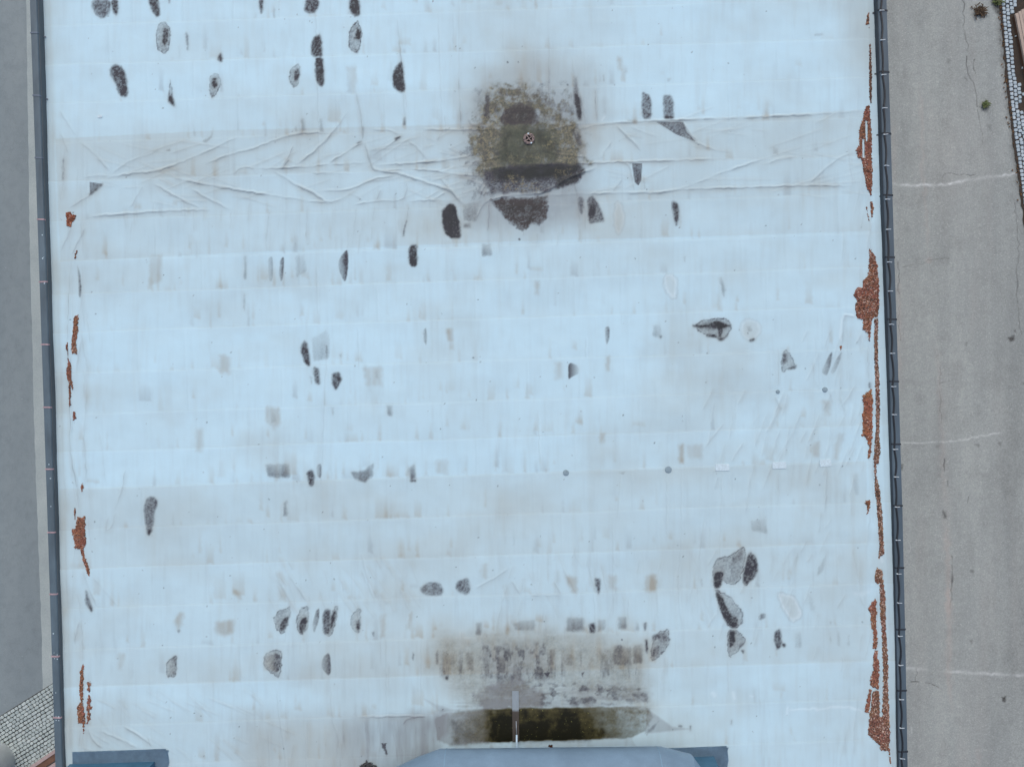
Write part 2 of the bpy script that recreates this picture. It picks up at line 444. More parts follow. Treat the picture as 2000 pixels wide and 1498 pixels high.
# --- folds of the loose sheet: (points, height m, width cm, dirt_shade)
T = tile
FOLDS = [
 (T(0,0,[(640,1035),(700,985),(760,945),(960,872)]), .030, 3, .30), (T(0,0,[(640,1040),(760,1020),(930,1004),(1150,920),(1300,850),(1400,800)]), .045, 3, .5),
 (T(0,0,[(1020,1045),(1200,1080),(1498,1130)]) + T(1,0,[(130,1150),(300,1175)]), .05, 3.2, .5), (T(0,0,[(910,1080),(1050,1160),(1180,1222)]), .026, 3, .3),
 (T(0,0,[(480,1272),(700,1255),(1000,1235),(1230,1228)]), .034, 3, .35), (T(0,0,[(1210,960),(1350,905),(1498,868)]) + T(1,0,[(130,815),(250,780),(420,778)]), .04, 3, .42),
 (T(0,0,[(1130,1110),(1250,1180),(1350,1225)]), .026, 3, .25), (T(0,0,[(470,830),(540,880),(650,1000)]), .022, 3.5, .25), (T(0,0,[(355,650),(410,730),(450,800)]), .016, 3, .2),
 (T(0,0,[(360,780),(385,840),(410,900)]), .016, 3, .18), (T(0,0,[(375,900),(374,1080),(355,1150)]), .022, 2.4, .35), (T(0,0,[(410,1220),(530,1145),(610,1080)]), .02, 2, .3),
 (T(0,0,[(360,1470),(420,1330)]), .016, 3, .2), (T(0,0,[(425,1490),(470,1400),(500,1335)]), .02, 3, .25), (T(0,0,[(500,1040),(560,1030),(640,1030)]), .018, 3, .2), (T(0,0,[(840,1090),(760,1220)]), .015, 3, .15),
 (T(0,0,[(1370,1020),(1420,980),(1498,985)]), .02, 2.6, .25),
 (T(1,0,[(0,990),(140,985),(170,990),(420,965),(650,955)]), .034, 2.8, .4), (T(1,0,[(110,1005),(230,1080),(340,1130),(425,1190)]), .055, 3.2, .55),
 (T(1,0,[(370,1118),(520,1120),(600,1090),(690,1045),(820,1030)]), .04, 2.8, .42), (T(1,0,[(140,985),(190,930),(215,850)]), .02, 2.6, .25), (T(1,0,[(150,995),(175,960),(195,930)]), .03, 2.6, .3),
 (T(1,0,[(230,970),(340,890),(440,790),(540,650)]), .036, 3.4, .3), (T(1,0,[(430,955),(540,885),(625,830)]), .05, 2.6, .6), (T(1,0,[(628,820),(628,750),(615,640),(590,540)]), .036, 2.6, .45),
 (T(1,0,[(685,910),(760,865),(850,795)]), .05, 2.6, .6), (T(1,0,[(878,750),(885,600),(868,450),(850,300),(830,120)]), .030, 2.4, .35), (T(1,0,[(640,830),(672,940),(690,1000),(760,1003)]), .045, 3.4, .35),
 (T(1,0,[(690,1000),(830,1010),(960,1060),(1120,1105),(1170,1150)]), .062, 3.4, .5), (T(1,0,[(700,970),(960,955),(1150,935),(1310,900)]), .045, 2.8, .5), (T(1,0,[(740,1000),(1000,990),(1170,1028),(1330,1030)]), .036, 2.6, .42),
 (T(1,0,[(1080,1040),(1160,1140),(1215,1195)]), .06, 3.4, .4), (T(1,0,[(1030,1172),(1110,1125)]), .03, 2.4, .3), (T(1,0,[(580,1200),(720,1172),(860,1180),(882,1110),(880,1060)]), .034, 2.6, .35),
 (T(1,0,[(540,1130),(600,1150),(625,1172)]), .026, 2.6, .3), (T(1,0,[(880,1178),(1050,1172),(1150,1175)]), .024, 2.6, .3), (T(1,0,[(980,762),(1100,760),(1300,765),(1470,752)]), .042, 3, .4),
 (T(1,0,[(330,1015),(450,1015),(560,1020)]), .022, 2.6, .28), (T(1,0,[(300,1178),(380,1185),(440,1185),(500,1165)]), .025, 3, .3), (T(1,0,[(900,830),(960,880),(1000,930)]), .022, 3, .25), (T(1,0,[(680,760),(800,765),(840,790)]), .02, 2.6, .25),
 (T(1,0,[(1190,455),(1198,600),(1205,745)]), .03, 2.6, .4), (T(1,0,[(1285,1300),(1320,1195),(1400,1160),(1498,1145)]), .05, 3, .35), (T(1,0,[(1150,1190),(1190,1280),(1205,1390)]), .05, 3, .35),
 (T(1,0,[(1245,690),(1262,738),(1350,742)]), .04, 2.6, .4), (T(1,0,[(1220,955),(1330,945),(1445,918)]), .04, 2.8, .3), (T(1,0,[(1300,1000),(1400,985),(1498,975)]), .036, 2.6, .3), (T(1,0,[(1290,1120),(1330,1070),(1368,1028)]), .04, 2.6, .2),
 (T(1,0,[(1300,1165),(1355,1065)]), .04, 2.4, .2), (T(1,0,[(1362,1180),(1355,1360)]), .03, 2.4, .3), (T(1,0,[(1080,780),(1065,800),(1060,830)]), .02, 2.6, .2), (T(1,0,[(730,1110),(700,1175)]), .02, 2.6, .2),
 (T(1,0,[(300,1200),(292,1400)]), .012, 2.4, .2), (T(1,0,[(585,1210),(560,1450)]), .012, 3, .2), (T(1,0,[(80,1220),(60,1400)]), .01, 2.4, .15), (T(1,0,[(690,1210),(680,1300)]), .01, 2.4, .15), (T(1,0,[(888,1200),(875,1340)]), .014, 2.4, .25),
 (T(2,0,[(0,968),(400,962),(640,950),(900,945),(1100,935),(1260,930)]), .045, 2.8, .45), (T(2,0,[(365,768),(480,735),(660,716),(900,706),(1200,695),(1498,685)]) + T(3,0,[(300,670),(560,650)]), .05, 3, .45),
 (T(2,0,[(190,775),(300,745),(410,718)]), .04, 3, .25), (T(2,0,[(390,730),(345,760),(338,790),(370,850),(405,905)]), .05, 3.2, .4), (T(2,0,[(0,1140),(180,1140),(260,1080),(350,1035),(490,985)]), .055, 3.4, .3),
 (T(2,0,[(200,1145),(450,1135),(720,1130),(890,1130),(1000,1100),(1100,1065),(1300,985),(1498,925)]) , .05, 3, .4), (T(2,0,[(900,1120),(1100,1105),(1498,1096)]) + T(3,0,[(200,1086),(490,1090)]), .04, 2.6, .5),
 (T(2,0,[(612,735),(680,810),(755,880)]), .04, 3, .3), (T(2,0,[(1000,720),(1045,790),(1085,835)]), .03, 2.6, .35), (T(2,0,[(362,1060),(390,1160),(402,1290)]), .04, 2.8, .4), (T(2,0,[(650,955),(690,970),(705,1050),(716,1120)]), .04, 2.6, .35),
 (T(2,0,[(190,885),(330,915),(440,925)]), .03, 2.6, .25), (T(2,0,[(575,830),(540,890),(515,935)]), .024, 3.4, .2), (T(2,0,[(403,540),(420,640),(435,738)]), .036, 2.6, .3), (T(2,0,[(490,510),(495,620),(500,725)]), .028, 2.4, .25),
 (T(2,0,[(218,360),(222,500),(228,680)]), .022, 2.2, .25), (T(2,0,[(585,1120),(640,1050)]), .018, 3, .2), (T(2,0,[(850,720),(960,780),(1080,840),(1200,885)]), .028, 2.6, .2), (T(2,0,[(690,745),(780,780),(860,805)]), .02, 2.6, .15),
 (T(3,0,[(230,1085),(310,1010),(400,930),(510,890)]), .03, 3, .28), (T(3,0,[(0,960),(60,930),(150,920)]), .02, 3, .15), (T(2,0,[(430,1160),(436,1430)]), .02, 2.2, .3),
 (T(0,1,[(440,0),(424,60),(415,250),(410,480),(415,650),(415,880),(430,970),(420,1080),(435,1200),(465,1330),(472,1380),(455,1498)]), .05, 2.8, .3),
 (T(0,1,[(500,1040),(520,1200),(515,1345)]), .022, 3, .25), (T(0,1,[(585,1000),(612,1120),(630,1320)]), .016, 3, .2), (T(0,1,[(735,1250),(720,1370),(668,1498)]), .022, 3, .3),
 (T(0,1,[(480,60),(485,200),(470,340)]), .014, 2.6, .25), (T(0,2,[(685,0),(660,100),(620,110),(645,20)]), .014, 2.2, .25),
 (T(0,2,[(490,630),(500,740),(502,880)]), .03, 2.4, .35), (T(0,2,[(505,345),(530,440),(580,545)]), .022, 2.6, .3), (T(0,2,[(550,378),(620,450),(695,540)]), .024, 2.6, .3),
 (T(0,2,[(740,1245),(820,1290),(905,1355)]), .03, 3, .35), (T(0,2,[(600,1272),(700,1310),(820,1372)]), .026, 3, .3), (T(0,2,[(535,1260),(550,1320),(620,1372)]), .024, 2.6, .3), (T(0,2,[(880,1310),(900,1360)]), .024, 3, .3),
 (T(0,2,[(470,640),(445,760)]), .018, 2.4, .25), (T(0,2,[(480,1260),(475,1370)]), .02, 2.4, .25), (T(0,2,[(510,900),(510,1180)]), .05, 2.2, .2),
 (T(3,1,[(435,345),(430,430),(425,520)]), .03, 2.6, .3), (T(3,1,[(435,345),(505,352)]), .03, 3, .2), (T(3,1,[(590,740),(582,620),(585,520)]), .024, 2.6, .25), (T(3,1,[(330,1230),(335,1330),(318,1498)]), .024, 2.6, .25),
 (T(3,1,[(265,600),(268,740),(300,770)]), .018, 2.6, .2), (T(3,1,[(420,820),(445,910)]), .02, 2.6, .2), (T(3,1,[(60,540),(60,780)]), .016, 2.2, .2), (T(3,1,[(40,820),(75,900)]), .018, 3, .15), (T(3,1,[(350,780),(380,860)]), .02, 2.6, .2),
 (T(3,1,[(60,1250),(65,1490)]), .012, 2.4, .15), (T(3,2,[(300,0),(285,130)]), .016, 3, .2), (T(3,2,[(510,440),(560,550)]), .022, 3, .2), (T(3,1,[(610,1490),(612,1210),(608,1000),(610,770),(605,400)]), .035, 2.0, .25),
 (T(3,2,[(635,430),(632,600),(640,760),(648,900),(652,1160)]), .05, 2.4, .2),
 (T(1,2,[(130,390),(180,470),(215,540)]), .022, 3, .3), (T(1,2,[(200,370),(300,520)]), .014, 2.6, .25), (T(1,2,[(620,340),(680,480)]), .014, 2.6, .2), (T(1,2,[(735,735),(745,900)]), .012, 3, .2),
 (T(1,2,[(570,1195),(760,1190),(980,1188)]), .02, 2.2, .35), (T(1,2,[(860,1240),(890,1195),(1000,1185)]), .022, 2.4, .35), (T(1,2,[(1280,450),(1400,380),(1480,330)]), .012, 3, .15), (T(1,2,[(1435,540),(1400,700)]), .012, 2.4, .15),
 (T(2,2,[(300,330),(385,490)]), .014, 3, .2), (T(2,2,[(0,400),(50,480)]), .012, 3, .2), (T(2,2,[(245,400),(290,480)]), .012, 2.6, .2), (T(2,2,[(180,500),(175,650)]), .014, 2.2, .25),
 (T(2,2,[(100,485),(300,483)]), .012, 2.2, .25), (T(2,2,[(1330,430),(1355,320),(1368,215)]), .034, 2.4, .25),
]
for i, (P, hgt, wd, dirt_shade) in enumerate(FOLDS):
    F.line('h', P, hgt * .29, wd * .6, 'add', wob=1.2, seed=i, vary=.9)
    dx, dy = P[-1][0] - P[0][0], P[-1][1] - P[0][1]
    L = math.hypot(dx, dy) + 1e-6
    nx, ny = -dy / L, dx / L
    if ny < 0: nx, ny = -nx, -ny
    o = wd * .62
    F.line('grime_shade', [(x + nx * o, y + ny * o) for x, y in P], dirt_shade * .85, .95, 'add', wob=1.2, seed=i, vary=.8)       # line at the foot of a fold: settled dirt plus painted shade
    F.line('white', [(x - nx * .4, y - ny * .4) for x, y in P], dirt_shade * .34, 1.1, 'add', wob=1.2, seed=i, vary=1.0)  # light on the crest painted as a whiter line
    F.line('tan', [(x + nx * 3.5, y + ny * 3.5) for x, y in P], dirt_shade * .34, 6, 'add', seed=i, vary=.8)  # shading of the lower side painted in tan
    F.line('grime_shade', [(x + nx * 3.5, y + ny * 3.5) for x, y in P], dirt_shade * .12, 5, 'add', seed=i, vary=.8)        # broad shade on the fold's lower side, painted in

# --- stains: dried puddles on the sheet  (kind, tile, points, strength)
S = [
 ('f',0,0,[(538,0),(645,0),(652,40),(640,85),(600,112),(565,95),(540,55)],.62), ('f',0,0,[(648,0),(690,0),(692,60),(680,95),(665,80),(655,40)],.8), ('f',0,0,[(868,-10),(925,-10),(935,60),(930,95),(912,98),(890,70)],.85),
 ('r',0,0,[(930,135),(965,128),(990,150),(1000,200),(995,280),(955,325),(920,280),(915,220),(918,160)],.8), ('f',0,0,[(958,160),(985,170),(990,225),(970,270),(948,250),(955,200)],.85), ('f',0,0,[(985,0),(1000,0),(992,28)],.7),
 ('f',0,0,[(1088,190),(1100,210),(1105,260),(1098,302),(1090,260)],.62), ('f',0,0,[(1275,345),(1290,310),(1305,340),(1300,365),(1278,358)],.75), ('f',0,0,[(645,395),(690,378),(725,410),(745,480),(750,560),(735,572),(700,560),(680,500),(650,450)],.78),
 ('r',0,0,[(990,500),(1001,465),(1010,520),(1015,580),(1010,605),(988,598)],.7), ('f',0,0,[(988,560),(1012,570),(1025,630),(1005,612),(988,598)],.9), ('r',0,0,[(1230,440),(1265,432),(1298,460),(1295,510),(1265,560),(1240,580),(1228,540),(1225,480)],.7),
 ('f',0,0,[(1245,465),(1270,460),(1278,500),(1255,530),(1243,500)],.9), ('f',0,0,[(1236,560),(1250,560),(1245,580)],.9), ('t',0,0,[(530,1068),(605,1080),(530,1145)],.62), ('f',0,0,[(605,1078),(600,1090),(530,1148),(528,1138)],.9),
 ('s',0,0,[(1195,830),(1235,800),(1250,750),(1245,810),(1210,838)],.55), ('s',0,0,[(980,885),(998,875),(1000,888)],.6), ('s',0,0,[(1130,720),(1150,800),(1135,805)],.3), ('f',0,0,[(368,950),(380,920),(378,1050),(368,1060)],.35),
 ('f',1,0,[(15,0),(45,0),(42,60),(32,85),(22,60)],.72), ('f',1,0,[(290,-5),(370,-5),(365,50),(345,80),(310,82),(285,65)],.78), ('f',1,0,[(545,-5),(608,-5),(608,95),(580,100),(552,70)],.9),
 ('r',1,0,[(565,150),(600,118),(618,180),(622,240),(600,310),(575,318),(545,290),(540,220)],.85), ('f',1,0,[(590,165),(615,180),(612,235),(570,235),(585,200)],.92), ('f',1,0,[(575,285),(600,285),(598,315),(580,315)],.6),
 ('f',1,0,[(340,225),(378,198),(388,280),(390,338),(345,338),(325,320),(325,270)],.85), ('f',1,0,[(348,345),(392,342),(398,420),(400,490),(385,515),(355,480),(345,420),(352,370)],.85), ('f',1,0,[(360,410),(395,400),(398,470),(370,480)],.95),
 ('r',1,0,[(190,440),(215,395),(258,372),(260,450),(245,510),(220,520),(200,480)],.6), ('f',1,0,[(225,420),(258,400),(256,460),(225,490)],.75), ('f',1,0,[(800,450),(825,385),(855,360),(865,450),(875,545),(840,540),(805,510)],.88),
 ('b',1,0,[(530,400),(585,395),(590,470),(580,550),(560,550)],.35), ('f',1,0,[(1090,1230),(1130,1200),(1160,1195),(1185,1280),(1200,1395),(1150,1395),(1110,1375),(1090,1320)],1.0), ('f',1,0,[(862,1350),(885,1280),(870,1360),(862,1392)],.72),
 ('f',1,0,[(895,1450),(930,1432),(943,1440),(943,1565),(900,1555),(893,1500)],.9), ('g',1,0,[(535,1458),(543,1498),(540,1578),(525,1655),(500,1620),(480,1560),(490,1510)],.95), ('s',1,0,[(1322,1430),(1375,1425),(1378,1500),(1322,1500)],.55),
 ('s',1,0,[(1210,1200),(1310,1180),(1285,1300),(1215,1290)],.5), ('s',1,0,[(1215,1310),(1260,1305),(1255,1335),(1215,1335)],.5), ('s',1,0,[(862,690),(878,690),(875,735),(862,735)],.6), ('f',1,0,[(815,815),(850,795),(845,808),(820,822)],.85), ('f',1,0,[(590,840),(622,825),(618,835),(595,845)],.6),
 ('f',1,0,[(624,745),(631,745),(630,810),(624,810)],.4), ('s',1,0,[(265,700),(285,695),(290,775),(270,778)],.5), ('s',1,0,[(228,740),(242,740),(242,770),(230,772)],.35), ('s',1,0,[(370,690),(392,700),(395,775),(375,775)],.35), ('s',1,0,[(105,30),(115,60),(112,110),(100,105)],.4),
 ('f',2,0,[(360,540),(395,560),(410,700),(390,708),(370,620)],.92), ('s',2,0,[(355,445),(385,455),(390,560),(360,550)],.55), ('f',2,0,[(760,535),(815,570),(818,700),(765,700),(758,600)],.66), ('f',2,0,[(885,555),(930,560),(948,600),(945,698),(890,698),(882,620)],.6),
 ('f',2,0,[(885,680),(945,680),(945,698),(890,698)],.8), ('t',2,0,[(845,718),(1000,715),(1020,770),(1075,835),(960,790)],.72), ('t',2,0,[(700,962),(760,960),(755,1060),(738,1090),(715,1070)],.74), ('f',2,0,[(440,1160),(480,1150),(520,1230),(545,1300),(500,1305),(445,1315)],.68), ('f',2,0,[(445,1210),(480,1190),(490,1260),(450,1300)],.92),
 ('f',2,0,[(385,1150),(420,1160),(412,1260),(395,1240)],.62), ('w',2,0,[(605,1180),(640,1200),(655,1270),(640,1360),(615,1375),(600,1300)],.7), ('f',2,0,[(930,1180),(965,1190),(980,1270),(960,1330),(945,1290)],.7), ('f',2,0,[(950,1190),(968,1200),(970,1280),(955,1290)],.85), ('s',2,0,[(765,1040),(775,1040),(775,1110)],.5),
 ('s',2,0,[(530,440),(540,440),(538,480)],.5), ('b',2,0,[(620,335),(640,340),(640,410),(625,410)],.5), ('s',2,0,[(900,455),(930,460),(915,480)],.35), ('s',2,0,[(675,700),(735,700),(735,718),(675,715)],.4), ('f',2,0,[(345,755),(395,790),(410,850),(395,862),(370,830)],.55),
 ('s',3,0,[(270,200),(320,195),(325,212),(275,212)],.28), ('s',3,0,[(25,860),(60,870),(55,905),(30,905)],.3), ('s',3,0,[(260,855),(295,860),(290,890),(265,890)],.22),
 ('g',0,1,[(455,40),(475,110),(483,200),(478,245),(466,240),(462,150)],.8), ('f',0,1,[(848,1498),(860,1420),(900,1403),(938,1430),(915,1500),(905,1570),(895,1603),(878,1635),(865,1590)],.62), ('f',0,1,[(865,1590),(900,1590),(878,1632)],.9),
 ('b',0,1,[(890,0),(955,0),(950,150),(880,170)],.3), ('s',0,1,[(1432,0),(1448,0),(1448,140),(1430,140)],.4), ('s',0,1,[(1428,215),(1440,225),(1435,320),(1428,300)],.5), ('b',0,1,[(1290,580),(1350,590),(1350,690),(1285,680)],.35), ('b',0,1,[(1150,1010),(1195,1010),(1190,1140),(1150,1140)],.3),
 ('g',1,1,[(70,20),(102,0),(104,100),(95,155),(72,140)],.4), ('g',1,1,[(145,20),(168,5),(165,90),(152,158),(135,110)],.88), ('s',1,1,[(230,0),(290,-10),(300,90),(240,130)],.3), ('f',1,1,[(270,520),(290,495),(305,530),(318,610),(318,650),(290,625),(268,570)],.8),
 ('s',1,1,[(330,480),(415,430),(435,480),(430,600),(340,620),(330,540)],.34), ('f',1,1,[(408,520),(422,520),(424,600),(410,605)],.5), ('f',1,1,[(335,650),(370,660),(378,760),(350,740)],.75), ('f',1,1,[(445,690),(490,680),(508,720),(475,785),(452,770)],.8), ('s',1,1,[(315,700),(335,710),(330,750)],.4),
 ('g',1,1,[(975,440),(999,415),(1001,530),(980,500)],.5), ('b',1,1,[(1115,430),(1150,430),(1155,490),(1125,495)],.5), ('s',1,1,[(765,870),(800,870),(800,935),(768,930)],.55), ('s',1,1,[(438,880),(462,880),(455,932)],.35), ('b',1,1,[(70,880),(140,890),(150,980),(110,1010),(65,970)],.45), ('s',1,1,[(90,910),(125,910),(125,975),(95,975)],.22),
 ('s',1,1,[(60,1215),(203,1210),(203,1295),(75,1290)],.6), ('f',1,1,[(300,1260),(340,1245),(348,1310),(340,1345),(315,1342)],.75), ('g',1,1,[(355,1220),(388,1210),(386,1300),(362,1290)],.65), ('s',1,1,[(560,1260),(640,1250),(690,1205),(688,1280),(640,1325),(580,1300)],.72),
 ('s',1,1,[(890,1240),(930,1215),(938,1300),(905,1310)],.66), ('f',1,1,[(905,1305),(938,1305),(935,1318),(905,1318)],.7), ('b',1,1,[(1050,1200),(1120,1190),(1122,1280),(1060,1270)],.4), ('s',1,1,[(165,1440),(187,1425),(187,1515),(167,1515)],.62), ('b',1,1,[(630,650),(740,650),(740,760),(650,760)],.35), ('s',1,1,[(690,660),(720,660),(720,720),(700,720)],.25),
 ('s',1,1,[(490,575),(505,570),(500,590)],.3),
 ('g',2,1,[(540,418),(568,410),(570,480),(553,525),(542,480)],.72), ('s',2,1,[(820,405),(870,398),(868,480),(825,470)],.36), ('f',2,1,[(864,470),(872,470),(870,485)],.8), ('g2',2,1,[(328,620),(385,640),(395,690),(350,705),(328,728)],.9),
 ('r',2,1,[(1060,400),(1130,370),(1220,360),(1265,372),(1288,408),(1265,460),(1215,500),(1190,465),(1150,475),(1080,440)],.85), ('f',2,1,[(1058,405),(1150,400),(1200,380),(1250,395),(1285,410),(1220,430),(1130,422),(1065,418)],.98), ('f',2,1,[(1195,400),(1235,395),(1225,480),(1205,480)],.8), ('f',2,1,[(1132,462),(1185,460),(1215,485),(1262,462),(1222,502),(1185,475),(1150,478)],.92),
 ('w',2,1,[(1335,400),(1380,370),(1440,390),(1450,450),(1400,500),(1340,470)],.55), ('f',2,1,[(1385,490),(1415,480),(1415,495),(1390,502)],.9), ('s',2,1,[(1370,410),(1395,405),(1400,440),(1380,445)],.35), ('w',2,1,[(890,120),(930,110),(962,140),(960,240),(940,248),(892,200)],.75), ('s',2,1,[(1205,130),(1225,120),(1248,200),(1238,245)],.5),
 ('b',2,1,[(970,1110),(1000,1100),(1000,1210),(975,1205)],.6), ('b',2,1,[(512,1040),(540,1040),(538,1088),(515,1088)],.45), ('b',2,1,[(1020,1110),(1110,1100),(1110,1180),(1030,1180)],.26), ('b',2,1,[(135,150),(158,150),(155,225),(138,222)],.45), ('b',2,1,[(250,625),(300,620),(295,720),(255,720)],.3), ('b',2,1,[(552,590),(572,590),(570,670),(555,670)],.4), ('s',2,1,[(1000,0),(1015,0),(1010,35)],.3), ('s',2,1,[(625,1262),(660,1260),(645,1272)],.4),
 ('r',3,1,[(75,570),(100,545),(140,590),(160,645),(120,660),(72,685)],.6), ('f',3,1,[(80,560),(110,570),(110,630),(78,640)],.6), ('f',3,1,[(145,640),(160,640),(155,660),(110,662)],.75), ('g',3,1,[(320,695),(305,680),(350,580),(372,558),(365,630),(340,702)],.65), ('g',3,1,[(355,685),(400,590),(430,555),(415,620),(380,695)],.45),
 ('b',3,1,[(310,840),(360,850),(360,930),(320,920)],.3), ('s',3,1,[(480,1260),(530,1270),(530,1400),(500,1400)],.2), ('b',3,1,[(400,1040),(440,1040),(400,1190),(370,1190)],.3), ('f',3,1,[(582,740),(594,745),(594,780),(584,770)],.6), ('b',3,1,[(250,1100),(300,1080),(290,1170),(250,1170)],.3),
 ('f',0,2,[(510,452),(530,490),(550,560),(547,582),(512,545)],.62), ('f',0,2,[(530,550),(550,560),(547,582)],.85), ('g',0,2,[(985,870),(1040,828),(1046,880),(1038,962),(980,962),(985,900)],.6), ('r',0,2,[(985,870),(1040,828),(1046,880),(1038,962),(980,962),(985,900)],.7), ('b',0,2,[(1055,590),(1080,590),(1075,650),(1055,692),(1030,640)],.5), ('f',0,2,[(1048,690),(1062,690),(1056,706)],.6),
 ('b',0,2,[(1265,640),(1380,630),(1372,700),(1320,732),(1270,700)],.45), ('s',0,2,[(1275,660),(1360,650),(1350,720),(1290,710)],.12), ('b',0,2,[(700,830),(740,830),(720,920),(700,920)],.3), ('s',0,2,[(440,700),(458,690),(456,770),(445,770)],.25), ('b',0,2,[(1370,450),(1410,470),(1415,505),(1380,490)],.4),
 ('r',1,2,[(105,620),(130,578),(180,560),(205,545),(212,590),(180,690),(155,718),(120,680)],.7), ('f',1,2,[(145,640),(200,605),(180,680),(150,700)],.85), ('r',1,2,[(238,620),(265,560),(310,552),(318,600),(305,680),(275,722),(245,690)],.75), ('f',1,2,[(270,620),(310,610),(300,680),(270,715),(255,670)],.85),
 ('g',1,2,[(330,660),(355,575),(378,558),(373,630),(345,714)],.7), ('f',1,2,[(395,640),(400,580),(435,565),(442,600),(440,715),(400,712)],.72), ('r',1,2,[(445,600),(465,542),(488,545),(475,640),(445,722),(415,715)],.7), ('f',1,2,[(440,610),(470,560),(470,630),(440,690)],.9),
 ('r',1,2,[(550,650),(565,590),(600,562),(619,556),(614,722),(570,690)],.62), ('f',1,2,[(585,640),(614,620),(612,700),(590,680)],.75), ('r',1,2,[(45,880),(65,820),(130,800),(158,815),(156,900),(140,982),(120,950),(65,920)],.75), ('g',1,2,[(60,870),(80,830),(150,820),(152,900),(138,940),(70,910)],.75),
 ('g',1,2,[(385,890),(400,840),(438,812),(446,930),(430,958),(395,920)],.8), ('f',1,2,[(965,440),(1000,415),(1070,405),(1100,460),(1085,490),(1000,490),(965,465)],.55), ('f',1,2,[(1165,430),(1190,400),(1240,385),(1258,440),(1240,485),(1190,475)],.62),
 ('s',1,2,[(1288,645),(1326,640),(1316,718),(1288,714)],.5), ('f',1,2,[(920,815),(930,830),(922,868)],.6), ('s',1,2,[(1055,815),(1068,800),(1068,885),(1058,885)],.7), ('s',1,2,[(1105,820),(1165,830),(1165,890),(1110,890)],.3), ('s',1,2,[(1225,815),(1270,820),(1270,920),(1240,920)],.45), ('s',1,2,[(1415,840),(1462,840),(1462,940),(1415,940)],.6), ('f',1,2,[(1108,960),(1125,958),(1125,974),(1112,974)],.95),
 ('f',1,2,[(685,705),(692,700),(692,725)],.6), ('s',1,2,[(1340,710),(1352,708),(1352,735)],.4), ('b',1,2,[(1320,310),(1360,300),(1350,390),(1320,380)],.3), ('b',1,2,[(735,600),(765,600),(750,720),(735,730)],.35), ('b',1,2,[(900,600),(915,590),(905,680),(890,680)],.35),
 ('s',2,2,[(320,615),(420,615),(420,692),(318,695)],.58), ('f',2,2,[(320,685),(420,685),(420,698),(318,698)],.4), ('f',2,2,[(450,650),(485,645),(485,705),(450,708)],.75), ('s',2,2,[(500,625),(548,630),(540,685),(500,698)],.46), ('s',2,2,[(618,612),(670,612),(668,685),(622,682)],.55), ('f',2,2,[(765,650),(785,645),(775,702)],.72), ('s',2,2,[(720,640),(745,645),(740,690),(722,690)],.3),
 ('s',2,2,[(0,650),(60,630),(135,628),(130,690),(20,692)],.4), ('r',2,2,[(805,870),(808,780),(850,700),(920,680),(915,780),(880,820),(830,865)],.75), ('f',2,2,[(815,720),(900,685),(915,780),(890,780),(850,740),(815,760)],.6), ('f',2,2,[(812,800),(860,765),(860,830),(815,860)],.6), ('f',2,2,[(775,745),(790,745),(792,800),(785,830)],.75),
 ('s',2,2,[(588,775),(697,790),(697,892),(588,892)],.52), ('f',2,2,[(600,770),(650,775),(650,885),(590,890)],.45), ('s',2,2,[(708,780),(757,770),(757,878),(706,882)],.65), ('s',2,2,[(215,800),(250,800),(246,898),(212,898)],.7), ('s',2,2,[(288,812),(360,832),(360,892),(290,892)],.36), ('s',2,2,[(505,790),(575,800),(575,885),(510,870)],.3),
 ('r',2,2,[(1185,275),(1265,255),(1345,205),(1362,210),(1360,280),(1330,400),(1290,430),(1250,420),(1225,400),(1210,440),(1180,445),(1165,360)],.78), ('f',2,2,[(1175,350),(1240,352),(1215,440),(1180,447)],.92), ('f',2,2,[(1270,250),(1350,208),(1345,280),(1280,320)],.45), ('f',2,2,[(1380,225),(1420,260),(1436,340),(1400,400),(1350,432),(1345,370)],.78), ('r',2,2,[(1380,225),(1420,260),(1436,340),(1400,400),(1350,432),(1345,370)],.8),
 ('r',2,2,[(1178,450),(1215,462),(1290,510),(1340,570),(1348,640),(1310,680),(1265,672),(1220,600)],.85), ('f',2,2,[(1185,455),(1230,500),(1270,600),(1320,620),(1310,675),(1265,670),(1215,590)],.9), ('r',2,2,[(1255,690),(1300,680),(1350,720),(1365,760),(1320,800),(1262,857),(1248,770)],.75), ('f',2,2,[(1258,690),(1300,690),(1300,770),(1262,800)],.85), ('f',2,2,[(1310,760),(1360,755),(1325,800)],.6), ('f',2,2,[(1335,805),(1348,805),(1345,822)],.9),
 ('f',2,2,[(480,390),(516,388),(516,430),(505,492),(488,430)],.7), ('b',2,2,[(778,375),(842,368),(838,465),(780,465)],.55), ('b',2,2,[(310,375),(380,380),(375,470),(350,465)],.5), ('b',2,2,[(560,370),(610,375),(605,455),(570,450)],.3), ('s',2,2,[(1390,50),(1480,35),(1490,130),(1400,110)],.35), ('f',2,2,[(1440,600),(1470,590),(1475,615),(1440,632)],.5), ('s',2,2,[(1090,390),(1115,385),(1110,440)],.3), ('f',2,2,[(1275,1215),(1280,1212),(1278,1240)],.6), ('f',2,2,[(1035,1245),(1042,1245),(1038,1275)],.7), ('f',2,2,[(970,1242),(985,1242),(985,1250)],.7),
